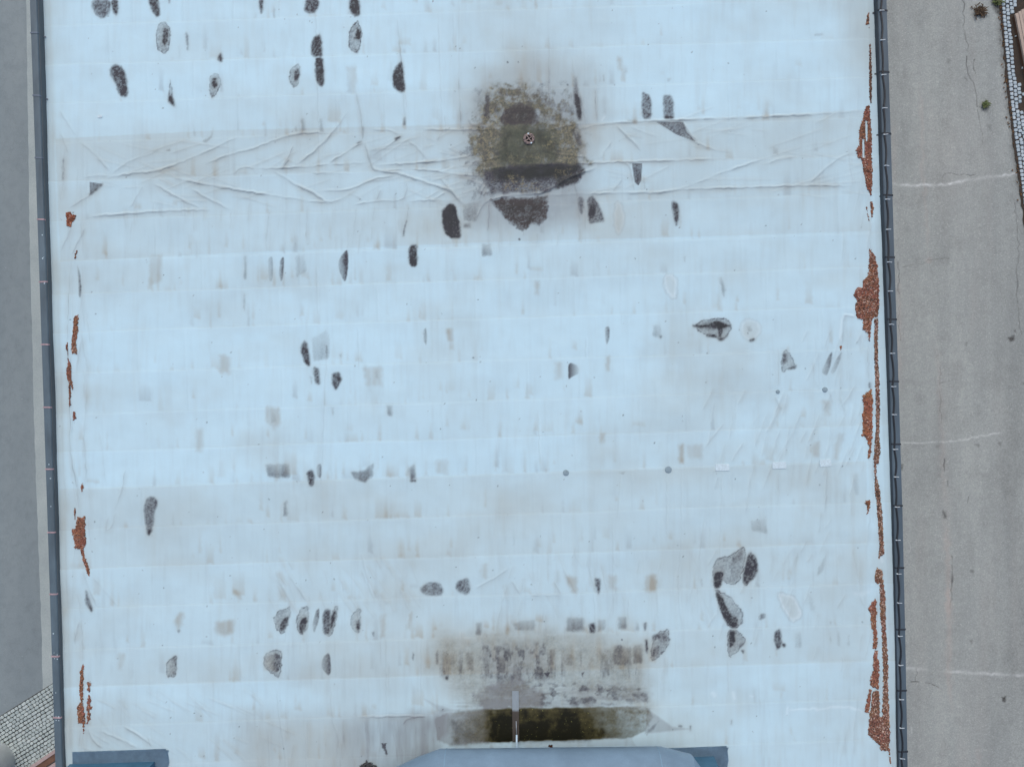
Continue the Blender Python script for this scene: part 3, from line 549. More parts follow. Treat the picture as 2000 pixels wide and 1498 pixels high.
 ('f',3,2,[(25,715),(60,670),(70,740),(75,770),(45,805),(35,780)],.72), ('f',3,2,[(75,770),(92,768),(88,785)],.85), ('w',3,2,[(40,470),(140,490),(180,560),(185,610),(130,640),(90,580)],.9), ('s',3,2,[(285,330),(330,240),(345,235),(310,350),(280,370)],.3), ('s',3,2,[(140,690),(190,690),(190,790),(150,790)],.25), ('s',3,2,[(390,680),(410,700),(415,790),(400,780)],.25), ('s',3,2,[(345,690),(358,690),(358,770)],.25), ('s',3,2,[(450,710),(470,710),(470,780),(455,780)],.22), ('s',3,2,[(215,470),(260,490),(270,590),(240,580)],.2), ('s',3,2,[(160,230),(175,240),(150,330)],.22), ('s',3,2,[(350,635),(360,635),(358,650)],.5),
]
for i, (kind, c, r, P, a) in enumerate(S):
    P = tile(c, r, P)
    if kind != 't':                                                      # rounded outline
        cut = .07 if kind in 'sb' else .2
        for _ in range(1 if kind in 'sb' else 2):
            P = [q for a_, b_ in zip(P, P[1:] + P[:1]) for q in ((a_[0] * (1 - cut) + b_[0] * cut, a_[1] * (1 - cut) + b_[1] * cut), (a_[0] * cut + b_[0] * (1 - cut), a_[1] * cut + b_[1] * (1 - cut)))]
    jit = 1.6 if kind in 'frw' else 1.2
    if kind == 'f':
        F.fill('dark', P, a * 1.05, 3.3, jit * 1.3, i); F.fill('dark', P, a * .26, 8, 4, i + 3, fade=lambda X, Y: .4 + 1.2 * fbm(X, Y, (9, 14), i + 4)); F.fill('ink', P, max(0, a - .66) * 2.2, 4, 3, i, fade=lambda X, Y: .3 + fbm(X, Y, (16, 16), i)); F.fill('grime_shade', P, .34 * a, 6, 2, i + 7, 'add'); F.fill('tan', P, .20 * a, 10, 3, i + 7, 'add'); F.fill('speck', P, 1.0, 2, 1, i)
    elif kind == 't':
        F.fill('dark', P, a, .9, .3, i); F.fill('speck', P, .6, 2, 1, i)
    elif kind == 'g':                                                     # graded: darkest at the right-hand side
        x0, x1 = min(p[0] for p in P), max(p[0] for p in P)
        F.fill('dark', P, a, 1.8, .8, i, fade=lambda X, Y, x0=x0, x1=x1: np.clip(.25 + .85 * (X - x0) / (x1 - x0), 0, 1)); F.fill('tan', P, .14, 5, 3, i + 7, 'add'); F.fill('speck', P, .6, 2, 1, i)
    elif kind == 'g2':
        x0, x1 = min(p[0] for p in P), max(p[0] for p in P)
        F.fill('dark', P, a, 1.8, .8, i, fade=lambda X, Y, x0=x0, x1=x1: np.clip(1.05 - .9 * (X - x0) / (x1 - x0), 0, 1)); F.fill('tan', P, .2, 6, 3, i + 7, 'add')
    elif kind == 's':
        y0, y1 = min(p[1] for p in P), max(p[1] for p in P); F.fill('dark', P, a * .95, 4.0, 2.2, i, fade=lambda X, Y, y0=y0, y1=y1: np.clip(.45 + .7 * (Y - y0) / (y1 - y0), 0, 1) * (.72 + .5 * vnoise(X, Y, (5, 60), i))); F.fill('tan', P, .35 * a, 8, 3, i + 7, 'add'); F.fill('speck', P, .35, 3, 1, i)
    elif kind == 'b':
        fd = lambda X, Y: .55 + .8 * vnoise(X, Y, (6, 70), i); F.fill('tan', P, a * 1.1, 6, 3, i, 'add', fade=fd); F.fill('grime_shade', P, a * .28, 5, 3, i, 'add', fade=fd)
    elif kind == 'r':
        w, sd = F.fill('tan', P, .22, 8, 3, i + 7, 'add')
        X, Y = F.X[w], F.Y[w]
        n1 = fbm(X, Y, (7, 7), i); n2 = fbm(X, Y, (26, 26), i + 3)
        sd2 = sd + (n1 - .5) * 3
        rim = np.exp(-((sd2 - 1.4) / 1.5) ** 2) * (.45 + .7 * n2) + .55 * np.exp(-((sd2 - 6.5) / 1.3) ** 2) * (n2 > .5)
        body = sstep(-1, 1.5, sd2) * (.30 + .28 * n2)
        m = F.m['dark'][w]; np.maximum(m, a * np.clip(np.maximum(rim, body), 0, 1), out=m)
        F.fill('speck', P, 1.2, 2, 1, i)
    elif kind == 'w':
        w, sd = F.fill('tan', P, .25, 7, 3, i + 7, 'add')
        X, Y = F.X[w], F.Y[w]
        n1 = fbm(X, Y, (8, 8), i)
        F.m['white'][w] += a * np.exp(-((sd - 2) / 2.2) ** 2) * (.4 + n1)
        F.m['white'][w] += a * .35 * sstep(-1, 2, sd)
        F.m['grime_shade'][w] += a * .30 * np.exp(-((sd + 2.2) / 1.6) ** 2) * (.3 + n1)

# fine creases and smears of the slack sheet: short, faint, slanted
crng = np.random.default_rng(77)
def creases(n, x0, x1, y0, y1, a0, a1, L0, L1, amt):
    for _ in range(n):
        x, y = crng.uniform(x0, x1), crng.uniform(y0, y1)
        a_ = R(crng.uniform(a0, a1)); L = crng.uniform(L0, L1)
        P = [(x, y), (x + math.cos(a_) * L * .5 + crng.uniform(-2, 2), y + math.sin(a_) * L * .5), (x + math.cos(a_) * L, y + math.sin(a_) * L)]
        k_ = crng.uniform(.4, 1) * amt
        F.line('grime_shade', P, .16 * k_, crng.uniform(.8, 1.5), 'add', wob=1.2, seed=int(crng.integers(900)), vary=.8)
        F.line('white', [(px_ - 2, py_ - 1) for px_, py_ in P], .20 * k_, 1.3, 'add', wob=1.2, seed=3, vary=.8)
        F.line('tan', [(px_ + 3, py_) for px_, py_ in P], .10 * k_, 5, 'add', seed=4, vary=.8)
        F.line('h', P, .005 * k_, 1.6, 'add')
creases(46, 520, 800, 1080, 1170, 50, 75, 20, 60, .9)
creases(40, 980, 1420, 1060, 1170, 55, 110, 20, 70, .8)
creases(30, 1380, 1660, 1000, 1260, 95, 125, 20, 60, .9)
creases(40, 1380, 1680, 740, 940, 95, 130, 20, 80, .9)
creases(24, 1560, 1690, 620, 900, 90, 120, 20, 70, .9)
creases(40, 160, 520, 1340, 1470, 20, 50, 25, 80, .8)
creases(50, 500, 880, 1390, 1500, 80, 98, 25, 90, .8)
creases(60, 900, 1300, 1190, 1330, 86, 94, 15, 50, .8)
creases(60, 180, 900, 270, 400, -35, 30, 30, 110, .8)
creases(40, 1140, 1680, 240, 380, -30, 15, 40, 140, .7)
creases(50, 240, 1000, 385, 470, 84, 96, 20, 60, .7)
creases(36, 850, 1180, 150, 460, 80, 100, 15, 50, .9)
creases(40, 118, 175, 240, 1450, 80, 100, 30, 110, .9)
creases(40, 1640, 1705, 200, 1450, 78, 105, 25, 90, .7)
creases(90, 200, 1680, 0, 1400, 86, 94, 20, 70, .5)
creases(30, 820, 960, 250, 400, -30, 30, 20, 60, 1.1)

# chalky white strokes at the right-hand side
F.line('white', T(3,2,[(95,1190),(130,1145),(250,1145),(300,1150),(420,1130),(500,1150),(570,1175)]), 1.0, 2.6, wob=3)
F.line('white', T(3,2,[(100,1130),(105,1185)]), .9, 3, wob=2)
F.line('white', T(3,2,[(480,465),(530,480),(600,455)]), .6, 4, wob=3)
F.line('white', T(2,2,[(1160,1040),(1185,1080)]), .8, 4, wob=2); F.line('white', T(2,2,[(1280,1040),(1295,1095)]), .9, 4, wob=2); F.line('white', T(2,2,[(1380,1070),(1410,1075)]), .7, 3, wob=2)
F.line('white', T(3,1,[(430,350),(420,420),(418,510)]), .8, 2.2, wob=1); F.line('white', T(3,1,[(430,348),(505,352)]), .8, 3, wob=1)
F.line('white', T(3,2,[(645,260),(660,300)]), .8, 4); F.line('white', T(2,0,[(520,715),(545,680)]), .9, 2)

# --- algae round the outlet
clump = lambda lo, c_, sd: (lambda X, Y: np.clip((fbm(X, Y, (c_, c_), sd, 4) - lo) * 5, 0, 1))
F.fill('grime_shade', [(925, 150), (1000, 125), (1140, 135), (1165, 230), (1150, 300), (1145, 420), (1050, 455), (900, 440), (895, 320), (910, 250)], .30, 34, 22, 91, 'add', cell=40)
F.fill('tan', [(905, 150), (1000, 100), (1160, 120), (1180, 230), (1150, 320), (1155, 440), (1050, 470), (885, 470), (880, 320), (895, 240)], .24, 34, 22, 90, 'add', cell=40)
F.fill('moss', [(940, 176), (1000, 172), (1045, 178), (1075, 200), (1110, 235), (1130, 252), (1134, 300), (1128, 330), (1060, 345), (1000, 345), (940, 335), (925, 290), (935, 250), (938, 205)], 1.15, 15, 20, 92, cell=26, fade=lambda X, Y: np.clip(.72 + (fbm(X, Y, (15, 13), 920, 4) - .5) * 2.4 + .55 * sstep(225, 265, Y), 0, 1.1))
F.fill('moss', [(1045, 185), (1110, 170), (1130, 240), (1060, 240)], .5, 9, 8, 93, fade=clump(.45, 9, 931))
F.fill('green', [(985, 240), (1030, 243), (1062, 252), (1088, 278), (1076, 315), (1062, 327), (985, 330), (972, 300), (978, 265)], .95, 22, 18, 921, cell=24, fade=lambda X, Y: np.clip(.45 + fbm(X, Y, (24, 20), 9211, 3), 0, 1))
F.fill('green', [(960, 330), (1110, 322), (1095, 345), (985, 350)], .8, 6, 6, 922)
F.fill('dark', [(978, 236), (985, 215), (1005, 204), (1022, 202), (1043, 213), (1053, 230), (1052, 243), (980, 245)], .80, 3.5, 4, 94); F.fill('rust', [(978, 236), (985, 213), (1020, 203), (1043, 213), (1055, 232), (1052, 243), (980, 245)], .6, 2, 2, 94)
F.fill('dark', [(948, 188), (956, 188), (957, 234), (945, 232)], .65, 3, 3, 95)
F.fill('dark', [(945, 338), (1000, 324), (1130, 320), (1143, 338), (1127, 358), (1083, 372), (1060, 380), (960, 378), (945, 362)], .92, 5, 6, 96, cell=12, fade=lambda X, Y: np.interp(Y, [320, 345, 380], [.95, .9, .72]) * (.8 + .45 * fbm(X, Y, (14, 8), 961)))
F.fill('dark', [(1075, 345), (1143, 330), (1127, 358), (1085, 371)], .85, 3, 3, 962)
F.fill('dark', [(958, 390), (1000, 387), (1068, 385), (1071, 400), (1068, 427), (1052, 440), (1040, 438), (1020, 453), (1003, 442), (985, 425), (968, 405)], .88, 3.5, 5, 97, fade=lambda X, Y: .72 + .5 * fbm(X, Y, (20, 20), 971)); F.fill('rust', [(958, 390), (1068, 385), (1068, 427), (1020, 453), (985, 425)], .7, 3, 3, 97)
F.fill('dark', [(900, 255), (945, 240), (955, 320), (905, 335)], .45, 10, 10, 98, cell=10, fade=clump(.5, 10, 981))
F.fill('dark', [(1045, 160), (1118, 155), (1135, 235), (1060, 240)], .40, 12, 10, 99, cell=8, fade=clump(.48, 8, 991))
F.fill('dark', [(930, 175), (1070, 170), (1065, 240), (935, 240)], .42, 12, 10, 100, cell=8, fade=clump(.5, 11, 1001))
F.fill('dark', [(905, 335), (945, 330), (950, 390), (905, 395)], .35, 12, 8, 101, cell=8, fade=clump(.5, 9, 1011))
F.fill('dark', [(930, 255), (985, 250), (980, 330), (930, 330)], .35, 9, 8, 102, fade=clump(.5, 12, 1021))
F.fill('dark', [(1075, 255), (1125, 250), (1125, 330), (1080, 330)], .35, 9, 8, 103, fade=clump(.5, 12, 1031))
for P, a in (([(955, 172), (975, 172), (972, 195), (953, 195)], .8), ([(938, 205), (978, 195), (980, 245), (938, 245)], .75), ([(928, 262), (968, 258), (965, 320), (926, 312)], .8), ([(985, 205), (992, 203), (992, 213), (985, 213)], .9), ([(1062, 262), (1085, 264), (1080, 290), (1060, 288)], .9), ([(1085, 255), (1128, 255), (1125, 325), (1090, 320)], .55),
             ([(960, 352), (1010, 350), (1060, 362), (1060, 378), (965, 376)], .8), ([(985, 342), (1025, 345), (1020, 358), (990, 356)], .9), ([(1080, 330), (1120, 328), (1115, 350), (1085, 352)], .5), ([(985, 300), (1060, 300), (1055, 322), (985, 322)], .4), ([(958, 1390), (972, 1388), (970, 1410), (950, 1412)], .0)):
    F.fill('yell', P, a * .6, 5, 5, 5, fade=clump(.42, 7, 77))
F.fill('ink', [(960, 334), (1000, 327), (1128, 321), (1138, 336), (1100, 350), (1030, 353), (965, 352)], .92, 8, 6, 963, cell=12, fade=lambda X, Y: np.clip(.45 + fbm(X, Y, (22, 12), 964), 0, 1))
F.fill('ink', [(1085, 352), (1140, 334), (1125, 356), (1088, 369)], .7, 4, 4, 967)
F.fill('ink', [(985, 208), (1020, 205), (1045, 216), (1050, 238), (990, 240)], .5, 8, 6, 968, fade=lambda X, Y: fbm(X, Y, (14, 12), 969) * 1.3)
F.fill('ink', [(968, 395), (1062, 390), (1060, 425), (1022, 445), (990, 425)], .5, 8, 6, 970, fade=lambda X, Y: fbm(X, Y, (14, 12), 973) * 1.3)
F.fill('grime_shade', [(930, 180), (1120, 180), (1140, 260), (1140, 440), (930, 440)], .35, 22, 14, 965, 'add', cell=30, fade=lambda X, Y: .4 + 1.0 * fbm(X, Y, (22, 22), 966))
F.fill('moss', [(915, 235), (945, 170), (1010, 160), (1060, 175), (1120, 215), (1150, 265), (1150, 320), (1110, 345), (940, 345), (912, 300)], .9, 10, 14, 974, cell=20, fade=clump(.54, 13, 975))
F.fill('ink', [(985, 245), (1075, 250), (1090, 320), (980, 320)], .55, 14, 14, 976, cell=16, fade=clump(.44, 24, 977))
F.fill('ink', [(930, 200), (1130, 200), (1140, 330), (930, 330)], .35, 12, 12, 978, cell=16, fade=clump(.56, 18, 979))
F.fill('dark', [(930, 345), (965, 340), (965, 385), (935, 385)], .6, 6, 6, 980, fade=clump(.45, 9, 981))
F.line('rust', [(938, 332), (938, 338)], .9, 1.5, taper=False)
for k in ('speck',): F.fill(k, [(890, 140), (1160, 140), (1160, 460), (890, 460)], .8, 10, 3, 1)
# --- algae and standing water at the foot of the duct
F.fill('tan', [(855, 1230), (960, 1215), (1080, 1210), (1200, 1225), (1275, 1250), (1272, 1376), (1100, 1382), (940, 1382), (870, 1340), (840, 1290)], .44, 38, 20, 110, 'add', cell=50)
F.fill('moss', [(860, 1245), (950, 1240), (1060, 1236), (1200, 1252), (1258, 1262), (1262, 1372), (1100, 1380), (940, 1378), (880, 1330), (850, 1290)], .30, 26, 20, 111, cell=30, fade=lambda X, Y: .5 + fbm(X, Y, (60, 18), 1111))
F.fill('dark', [(940, 1262), (1065, 1258), (1080, 1325), (950, 1330)], .66, 12, 10, 113, cell=12, fade=lambda X, Y: np.clip((fbm(X, Y, (7, 12), 1131, 4) - .42) * 4, 0, 1))
F.fill('grime_shade', [(945, 1260), (1065, 1256), (1080, 1322), (950, 1330)], .42, 16, 12, 112, 'add', cell=12)
F.fill('dark', [(860, 1262), (1240, 1262), (1240, 1318), (860, 1318)], .50, 10, 6, 116, fade=lambda X, Y: np.clip((fbm(X, Y, (9, 80), 1161, 3) - .5) * 5, 0, 1) * np.clip((Y - 1250) / 60, 0, 1))
F.fill('grime_shade', [(925, 1352), (960, 1336), (1000, 1320), (1012, 1316), (1030, 1335), (1065, 1350), (1060, 1381), (945, 1382)], .85, 9, 9, 115, 'add')
F.fill('grime_shade', [(1000, 1300), (1012, 1300), (1012, 1340), (998, 1340)], .3, 4, 2, 1151, 'add')
F.fill('dark', [(1040, 1335), (1100, 1325), (1180, 1330), (1262, 1345), (1262, 1365), (1180, 1372), (1040, 1374)], .62, 8, 8, 114, cell=12, fade=lambda X, Y: np.clip((fbm(X, Y, (15, 11), 1141, 4) - .46) * 5, 0, 1))
F.fill('grime_shade', [(1040, 1335), (1100, 1325), (1180, 1330), (1262, 1345), (1262, 1365), (1180, 1376), (1040, 1377)], .25, 8, 8, 1142, 'add', fade=lambda X, Y: np.clip((fbm(X, Y, (22, 14), 1143, 3) - .4) * 4, 0, 1))
F.fill('dark', [(1155, 1330), (1205, 1340), (1215, 1365), (1190, 1362)], .6, 6, 6, 117, cell=6, fade=clump(.42, 10, 1171))
F.fill('grime_shade', [(870, 1322), (1000, 1312), (1150, 1318), (1268, 1335), (1268, 1378), (1000, 1382), (890, 1384)], .55, 12, 10, 1181, 'add', fade=lambda X, Y: np.clip((fbm(X, Y, (70, 7), 1182, 3) - .38) * 3, 0, 1) * np.clip((Y - 1305) / 60, .15, 1))
F.fill('moss', [(900, 1300), (1262, 1300), (1262, 1380), (900, 1380)], .45, 14, 10, 1183, fade=lambda X, Y: np.clip((fbm(X, Y, (60, 8), 1184, 3) - .45) * 3, 0, 1))
F.fill('speck', [(850, 1240), (1262, 1240), (1262, 1378), (850, 1378)], .7, 8, 3, 2)
F.fill('dark', T(2,2,[(178,935),(222,935),(205,965)]), .9, 2, 2, 118); F.fill('dark', T(2,2,[(400,935),(420,935),(412,960)]), .8, 2, 2, 119)
pool = [(875, 1396), (890, 1386), (940, 1380.5), (1000, 1379.4), (1130, 1377.5), (1263, 1375.5), (1275, 1395), (1258, 1422), (1232, 1436), (1120, 1441), (1000, 1443), (935, 1445), (890, 1444), (872, 1425)]
xf = lambda X, Y: np.clip(np.interp(X + (fbm(X, Y, (14, 14), 1203, 3) - .5) * 40, [870, 905, 940, 955, 970, 1130, 1165, 1200, 1240, 1268, 1275], [.0, .16, .40, .74, 1, 1, .80, .54, .34, .22, .06]) * np.interp(Y, [1376, 1384, 1400, 1415, 1445], [.74, .82, .90, .97, 1]) + (fbm(X, Y, (26, 14), 1201, 3) - .5) * .5 * np.interp(X, [870, 960, 1120, 1275], [.6, .1, .25, 1.0]), 0, 1)
F.fill('pool', pool, 1.0, 2.0, 2.6, 120, fade=xf, cell=16)
F.fill('dark', [(950, 1395), (1150, 1392), (1150, 1440), (950, 1442)], .9, 12, 4, 1202)
F.fill('moss', pool, .6, 3, 2, 121, fade=lambda X, Y: np.interp(X, [880, 952, 1200, 1275], [.3, 1, 1, .55]) * (.5 + fbm(X, Y, (24, 14), 1211)))
F.fill('dark', T(2,2,[(485,1160),(540,1160),(540,1185),(490,1180)]), .7, 4, 3, 122)
F.fill('grime_shade', [(852, 1400), (872, 1388), (960, 1383), (955, 1446), (880, 1452), (855, 1440)], .85, 3, 2, 123, 'add', fade=lambda X, Y: np.interp(X, [850, 870, 960], [.6, .8, 1.3]))
F.fill('moss', [(880, 1400), (960, 1383), (955, 1446), (885, 1450)], .55, 10, 5, 124)
F.fill('dark', [(880, 1400), (955, 1386), (950, 1440), (890, 1446)], .5, 9, 6, 1204, fade=lambda X, Y: np.clip((fbm(X, Y, (18, 22), 1205, 4) - .35) * 3, 0, 1))
F.fill('yell', [(953, 1392), (972, 1388), (970, 1412), (948, 1415)], .9, 4, 4, 5)
F.fill('rust', [(870, 1430), (910, 1425), (910, 1455), (872, 1455)], .5, 8, 4, 125)
F.fill('grime_shade', [(1263, 1380), (1312, 1415), (1345, 1419), (1258, 1428)], .55, 2.5, 1, 126, 'add'); F.fill('dark', [(1265, 1420), (1285, 1404), (1275, 1418), (1262, 1430)], .5, 4, 3, 127)
F.fill('moss', [(1232, 1384), (1266, 1380), (1265, 1412), (1225, 1405)], .6, 5, 3, 128)
F.fill('grime_shade', [(830, 1362), (880, 1382), (960, 1378), (950, 1386), (860, 1386)], .35, 3, 1, 129, 'add')
F.fill('grime_shade', [(668, 1402), (760, 1395), (868, 1390), (860, 1460), (850, 1540), (650, 1540), (640, 1450)], .85, 20, 12, 130, 'add', cell=30, fade=lambda X, Y: (.6 + .7 * fbm(X, Y, (14, 60), 1301, 3)) * np.interp(X, [640, 700, 770, 870], [.1, .45, .9, 1.05]))
F.fill('grime_shade', [(715, 1400), (722, 1400), (722, 1490), (718, 1490)], .25, 2, 1, 131, 'add')
F.fill('dark', T(1,2,[(740,1350),(765,1350),(768,1410),(750,1390)]), .85, 2, 4, 132, cell=4)
F.fill('grime_shade', [(1090, 1436), (1232, 1436), (1240, 1452), (1000, 1455), (1000, 1444)], .3, 2, 1, 133, 'add')
# cream upstand at the left, dirt at the right-hand upstand
F.m['tan'] += .20 * (1 - sstep(10, 22, DL)) + .05 * (1 - sstep(20, 60, DL))
F.m['grime_shade'] += .16 * (1 - sstep(11, 15, DR)) + .10 * (1 - sstep(10, 60, DR)) * vnoise(PX, PY, (50, 120), 401)
F.m['grime_shade'] += .25 * np.exp(-((DL - 13) / 1.2) ** 2) * vnoise(PX, PY, (60, 90), 402)
# loose specks
for _ in range(420):
    x, y = srng.uniform(120, 1700), srng.uniform(0, 1498)
    s = srng.uniform(.5, 1.3)
    F.line('dark', [(x, y), (x + srng.uniform(-2, 2), y + srng.uniform(-2, 2))], srng.uniform(.2, .8), s, taper=False)
for x, y, s in ((991, 122, 1.6), (1014, 468, 2), (1108, 166, 1.6), (873, 1320, 2.2), (1012, 122, 1), (1213, 1246, 1.5)):
    F.line('dark', [(x, y), (x + 1, y + 1)], .9, s, taper=False)
rr = np.random.default_rng(55)
for k in F.m: F.m[k] = np.clip(F.m[k], 0, 1.4)
# fine mottling inside the dark crusts
fine = fbm(PX, PY, (2.6, 2.6), 501, 2)
mid = fbm(PX, PY, (11, 11), 502, 3)
sp = F.m['speck']
F.m['dark'] = np.clip(F.m['dark'] * (1 + sp * ((fine - .5) * 1.0 + (mid - .5) * .5)), 0, 1)
F.m['moss'] = np.clip(F.m['moss'] * (1 + ((fine - .5) * .9 + (mid - .5) * 1.3)), 0, 1)

def grid_mesh(name, X, Y, Z, zbase):
    ny, nx = X.shape
    f = 0.01 * (CAM_Z - zbase) / (CAM_Z - ROOF_Z)
    co = np.empty((ny * nx, 3), np.float32)
    co[:, 0] = ((X - 1000) * f).ravel(); co[:, 1] = ((749 - Y) * f).ravel(); co[:, 2] = (zbase + Z).ravel()
    idx = np.arange(ny * nx).reshape(ny, nx)
    q = np.stack([idx[1:, :-1], idx[1:, 1:], idx[:-1, 1:], idx[:-1, :-1]], -1).reshape(-1, 4)
    me = bpy.data.meshes.new(name)
    me.vertices.add(len(co)); me.vertices.foreach_set('co', co.ravel())
    me.loops.add(q.size); me.loops.foreach_set('vertex_index', q.ravel().astype(np.int32))
    me.polygons.add(len(q)); me.polygons.foreach_set('loop_start', np.arange(0, q.size, 4, dtype=np.int32))
    me.update(calc_edges=True)
    me.polygons.foreach_set('use_smooth', np.ones(len(q), bool))
    return me

def add_mask(me, name, chans):
    a = me.attributes.new(name, 'FLOAT_COLOR', 'POINT')
    v = np.ones((len(me.vertices), 4), np.float32)
    for i, c in enumerate(chans): v[:, i] = np.asarray(c).ravel()
    a.data.foreach_set('color', v.ravel())

me = grid_mesh('roof_membrane', PX, PY, F.h, ROOF_Z)
add_mask(me, 'crust', (F.m['dark'], F.m['moss'], F.m['pool']))
add_mask(me, 'film', (F.m['tan'], F.m['grime_shade'], F.m['white']))
add_mask(me, 'deep', (F.m['ink'], F.m['ink'], F.m['ink']))
add_mask(me, 'tint', (F.m['rust'], F.m['green'], F.m['yell']))

def attr(t, name):
    a = N(t, 'ShaderNodeAttribute', attribute_name=name)
    s = N(t, 'ShaderNodeSeparateColor'); t.links.new(a.outputs['Color'], s.inputs[0])
    return s.outputs

M_roof, t, b = new_mat('weathered_roof_membrane')
crust, film, tint = attr(t, 'crust'), attr(t, 'film'), attr(t, 'tint')
v = objcoord(t)
nb = noise(t, 1.6, 6, .6, vec=v); nf = noise(t, 70, 3, .7, vec=v); nm = noise(t, 22, 4, .65, vec=v)
base = mixc(t, mathn(t, 'MULTIPLY_ADD', nb, 2.4, -.7, clamp=True), (.50, .715, .82), (.475, .67, .76))
base = mixc(t, mathn(t, 'MULTIPLY', mathn(t, 'MULTIPLY_ADD', nf, 2, -.6, clamp=True), .10), base, (.40, .45, .48))
c = mixc(t, mathn(t, 'MULTIPLY', film[2], .8, clamp=True), base, (.62, .80, .89))
c = mixc(t, mathn(t, 'MULTIPLY', film[0], .9, clamp=True), c, (.34, .345, .295))
c = mixc(t, mathn(t, 'MULTIPLY', film[1], .9, clamp=True), c, (.22, .25, .27))
mossc = mixc(t, mathn(t, 'MULTIPLY_ADD', nm, 3.4, -1.2, clamp=True), (.064, .064, .045), (.165, .150, .092))
c = mixc(t, mathn(t, 'MULTIPLY', crust[1], .88, clamp=True), c, mossc)
c = mixc(t, mathn(t, 'MULTIPLY', tint[1], .95, clamp=True), c, mixc(t, nm, (.040, .052, .042), (.082, .092, .066)))
dsp = mathn(t, 'MULTIPLY_ADD', mathn(t, 'SUBTRACT', nf, .5), .32, crust[0])
dmask = mathn(t, 'MULTIPLY', mathn(t, 'MULTIPLY_ADD', dsp, 1.15, -.06, clamp=True), mathn(t, 'MULTIPLY', crust[0], 8, clamp=True))
darkc = mixc(t, tint[0], (.052, .053, .067), (.060, .050, .047))
c = mixc(t, dmask, c, darkc)
deep = attr(t, 'deep')
c = mixc(t, mathn(t, 'MULTIPLY', deep[0], mathn(t, 'MULTIPLY_ADD', nf, .6, .65), clamp=True), c, (.020, .024, .023))
nsp = noise(t, 26, 2, .7, vec=v); nlow = noise(t, 5, 4, .6, vec=v)
yel = mathn(t, 'MULTIPLY', tint[2], mathn(t, 'MULTIPLY_ADD', nm, 5, -2.2, clamp=True), clamp=True)
c = mixc(t, yel, c, mixc(t, nsp, (.20, .175, .085), (.36, .32, .19)))
olive = mathn(t, 'ADD', mathn(t, 'MULTIPLY_ADD', crust[2], -3.6, 3.5), mathn(t, 'MULTIPLY_ADD', nlow, 3.0, -1.55), clamp=True)
poolc = mixc(t, olive, (.008, .008, .003), (.062, .056, .022))
poolc = mixc(t, mathn(t, 'MULTIPLY', mathn(t, 'MULTIPLY_ADD', nsp, 14, -9.6, clamp=True), .8), poolc, (.32, .32, .10))
c = mixc(t, mathn(t, 'MULTIPLY', crust[2], 1.25, clamp=True), c, poolc)
t.links.new(c, b.inputs['Base Color'])
rg = mathn(t, 'MULTIPLY_ADD', crust[2], -.2, .62)
t.links.new(rg, b.inputs['Roughness'])
b.inputs['Specular IOR Level'].default_value = .25
bump(t, b, nm, .12, .01)

# ------------------------------------------------------------------ the building
bld = empty('warehouse', (0, 0, 0), 'long warehouse with a stained pale blue membrane roof seen from above', 'building')
roof_o = link_mesh('roof_membrane', me, M_roof, bld)

H_L, H_R = .20, .17
def left_profile(py):
    x = (xl(py) - 1000) * .01; y = (749 - py) * .01
    w = .14
    return [Vector((x + .012, y, ROOF_Z - .02)), Vector((x + .004, y, ROOF_Z + H_L - .02)), Vector((x - .012, y, ROOF_Z + H_L)), Vector((x - w, y, ROOF_Z + H_L - .012)), Vector((x - w - .01, y, ROOF_Z + H_L - .03)), Vector((x - w - .01, y, ROOF_Z - .14))]
def right_profile(py):
    x = (xr(py) - 1000) * .01; y = (749 - py) * .01
    w = .165
    return [Vector((x - .012, y, ROOF_Z - .02)), Vector((x - .004, y, ROOF_Z + H_R - .015)), Vector((x + .010, y, ROOF_Z + H_R)), Vector((x + w, y, ROOF_Z + H_R - .012)), Vector((x + w + .01, y, ROOF_Z + H_R - .03)), Vector((x + w + .01, y, ROOF_Z - .14))]

cop = {}
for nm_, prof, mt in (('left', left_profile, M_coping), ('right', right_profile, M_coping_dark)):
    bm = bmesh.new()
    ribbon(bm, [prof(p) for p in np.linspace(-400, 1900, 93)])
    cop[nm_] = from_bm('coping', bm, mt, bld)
for prof, x0_, hh, mt_ in ((left_profile, .006, H_L, M_face_shade), (right_profile, -.006, H_R, M_face_shade_dark)):  # added strips that paint the copings' inner faces in shade
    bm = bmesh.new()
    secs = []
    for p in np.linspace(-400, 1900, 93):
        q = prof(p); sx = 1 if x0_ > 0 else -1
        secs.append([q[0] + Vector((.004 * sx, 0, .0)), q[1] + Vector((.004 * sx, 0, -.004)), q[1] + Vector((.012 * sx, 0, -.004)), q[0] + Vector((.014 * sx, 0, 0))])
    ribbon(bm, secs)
    from_bm('inner_face_shade', bm, mt_, cop['left' if x0_ > 0 else 'right'])
LJ = [73, 194, 314, 433, 553, 674, 795, 914, 1036, 1155, 1275, 1393]
RJ = [28, 147, 266, 385, 505, 625, 745, 866, 985, 1105, 1224, 1342, 1460]
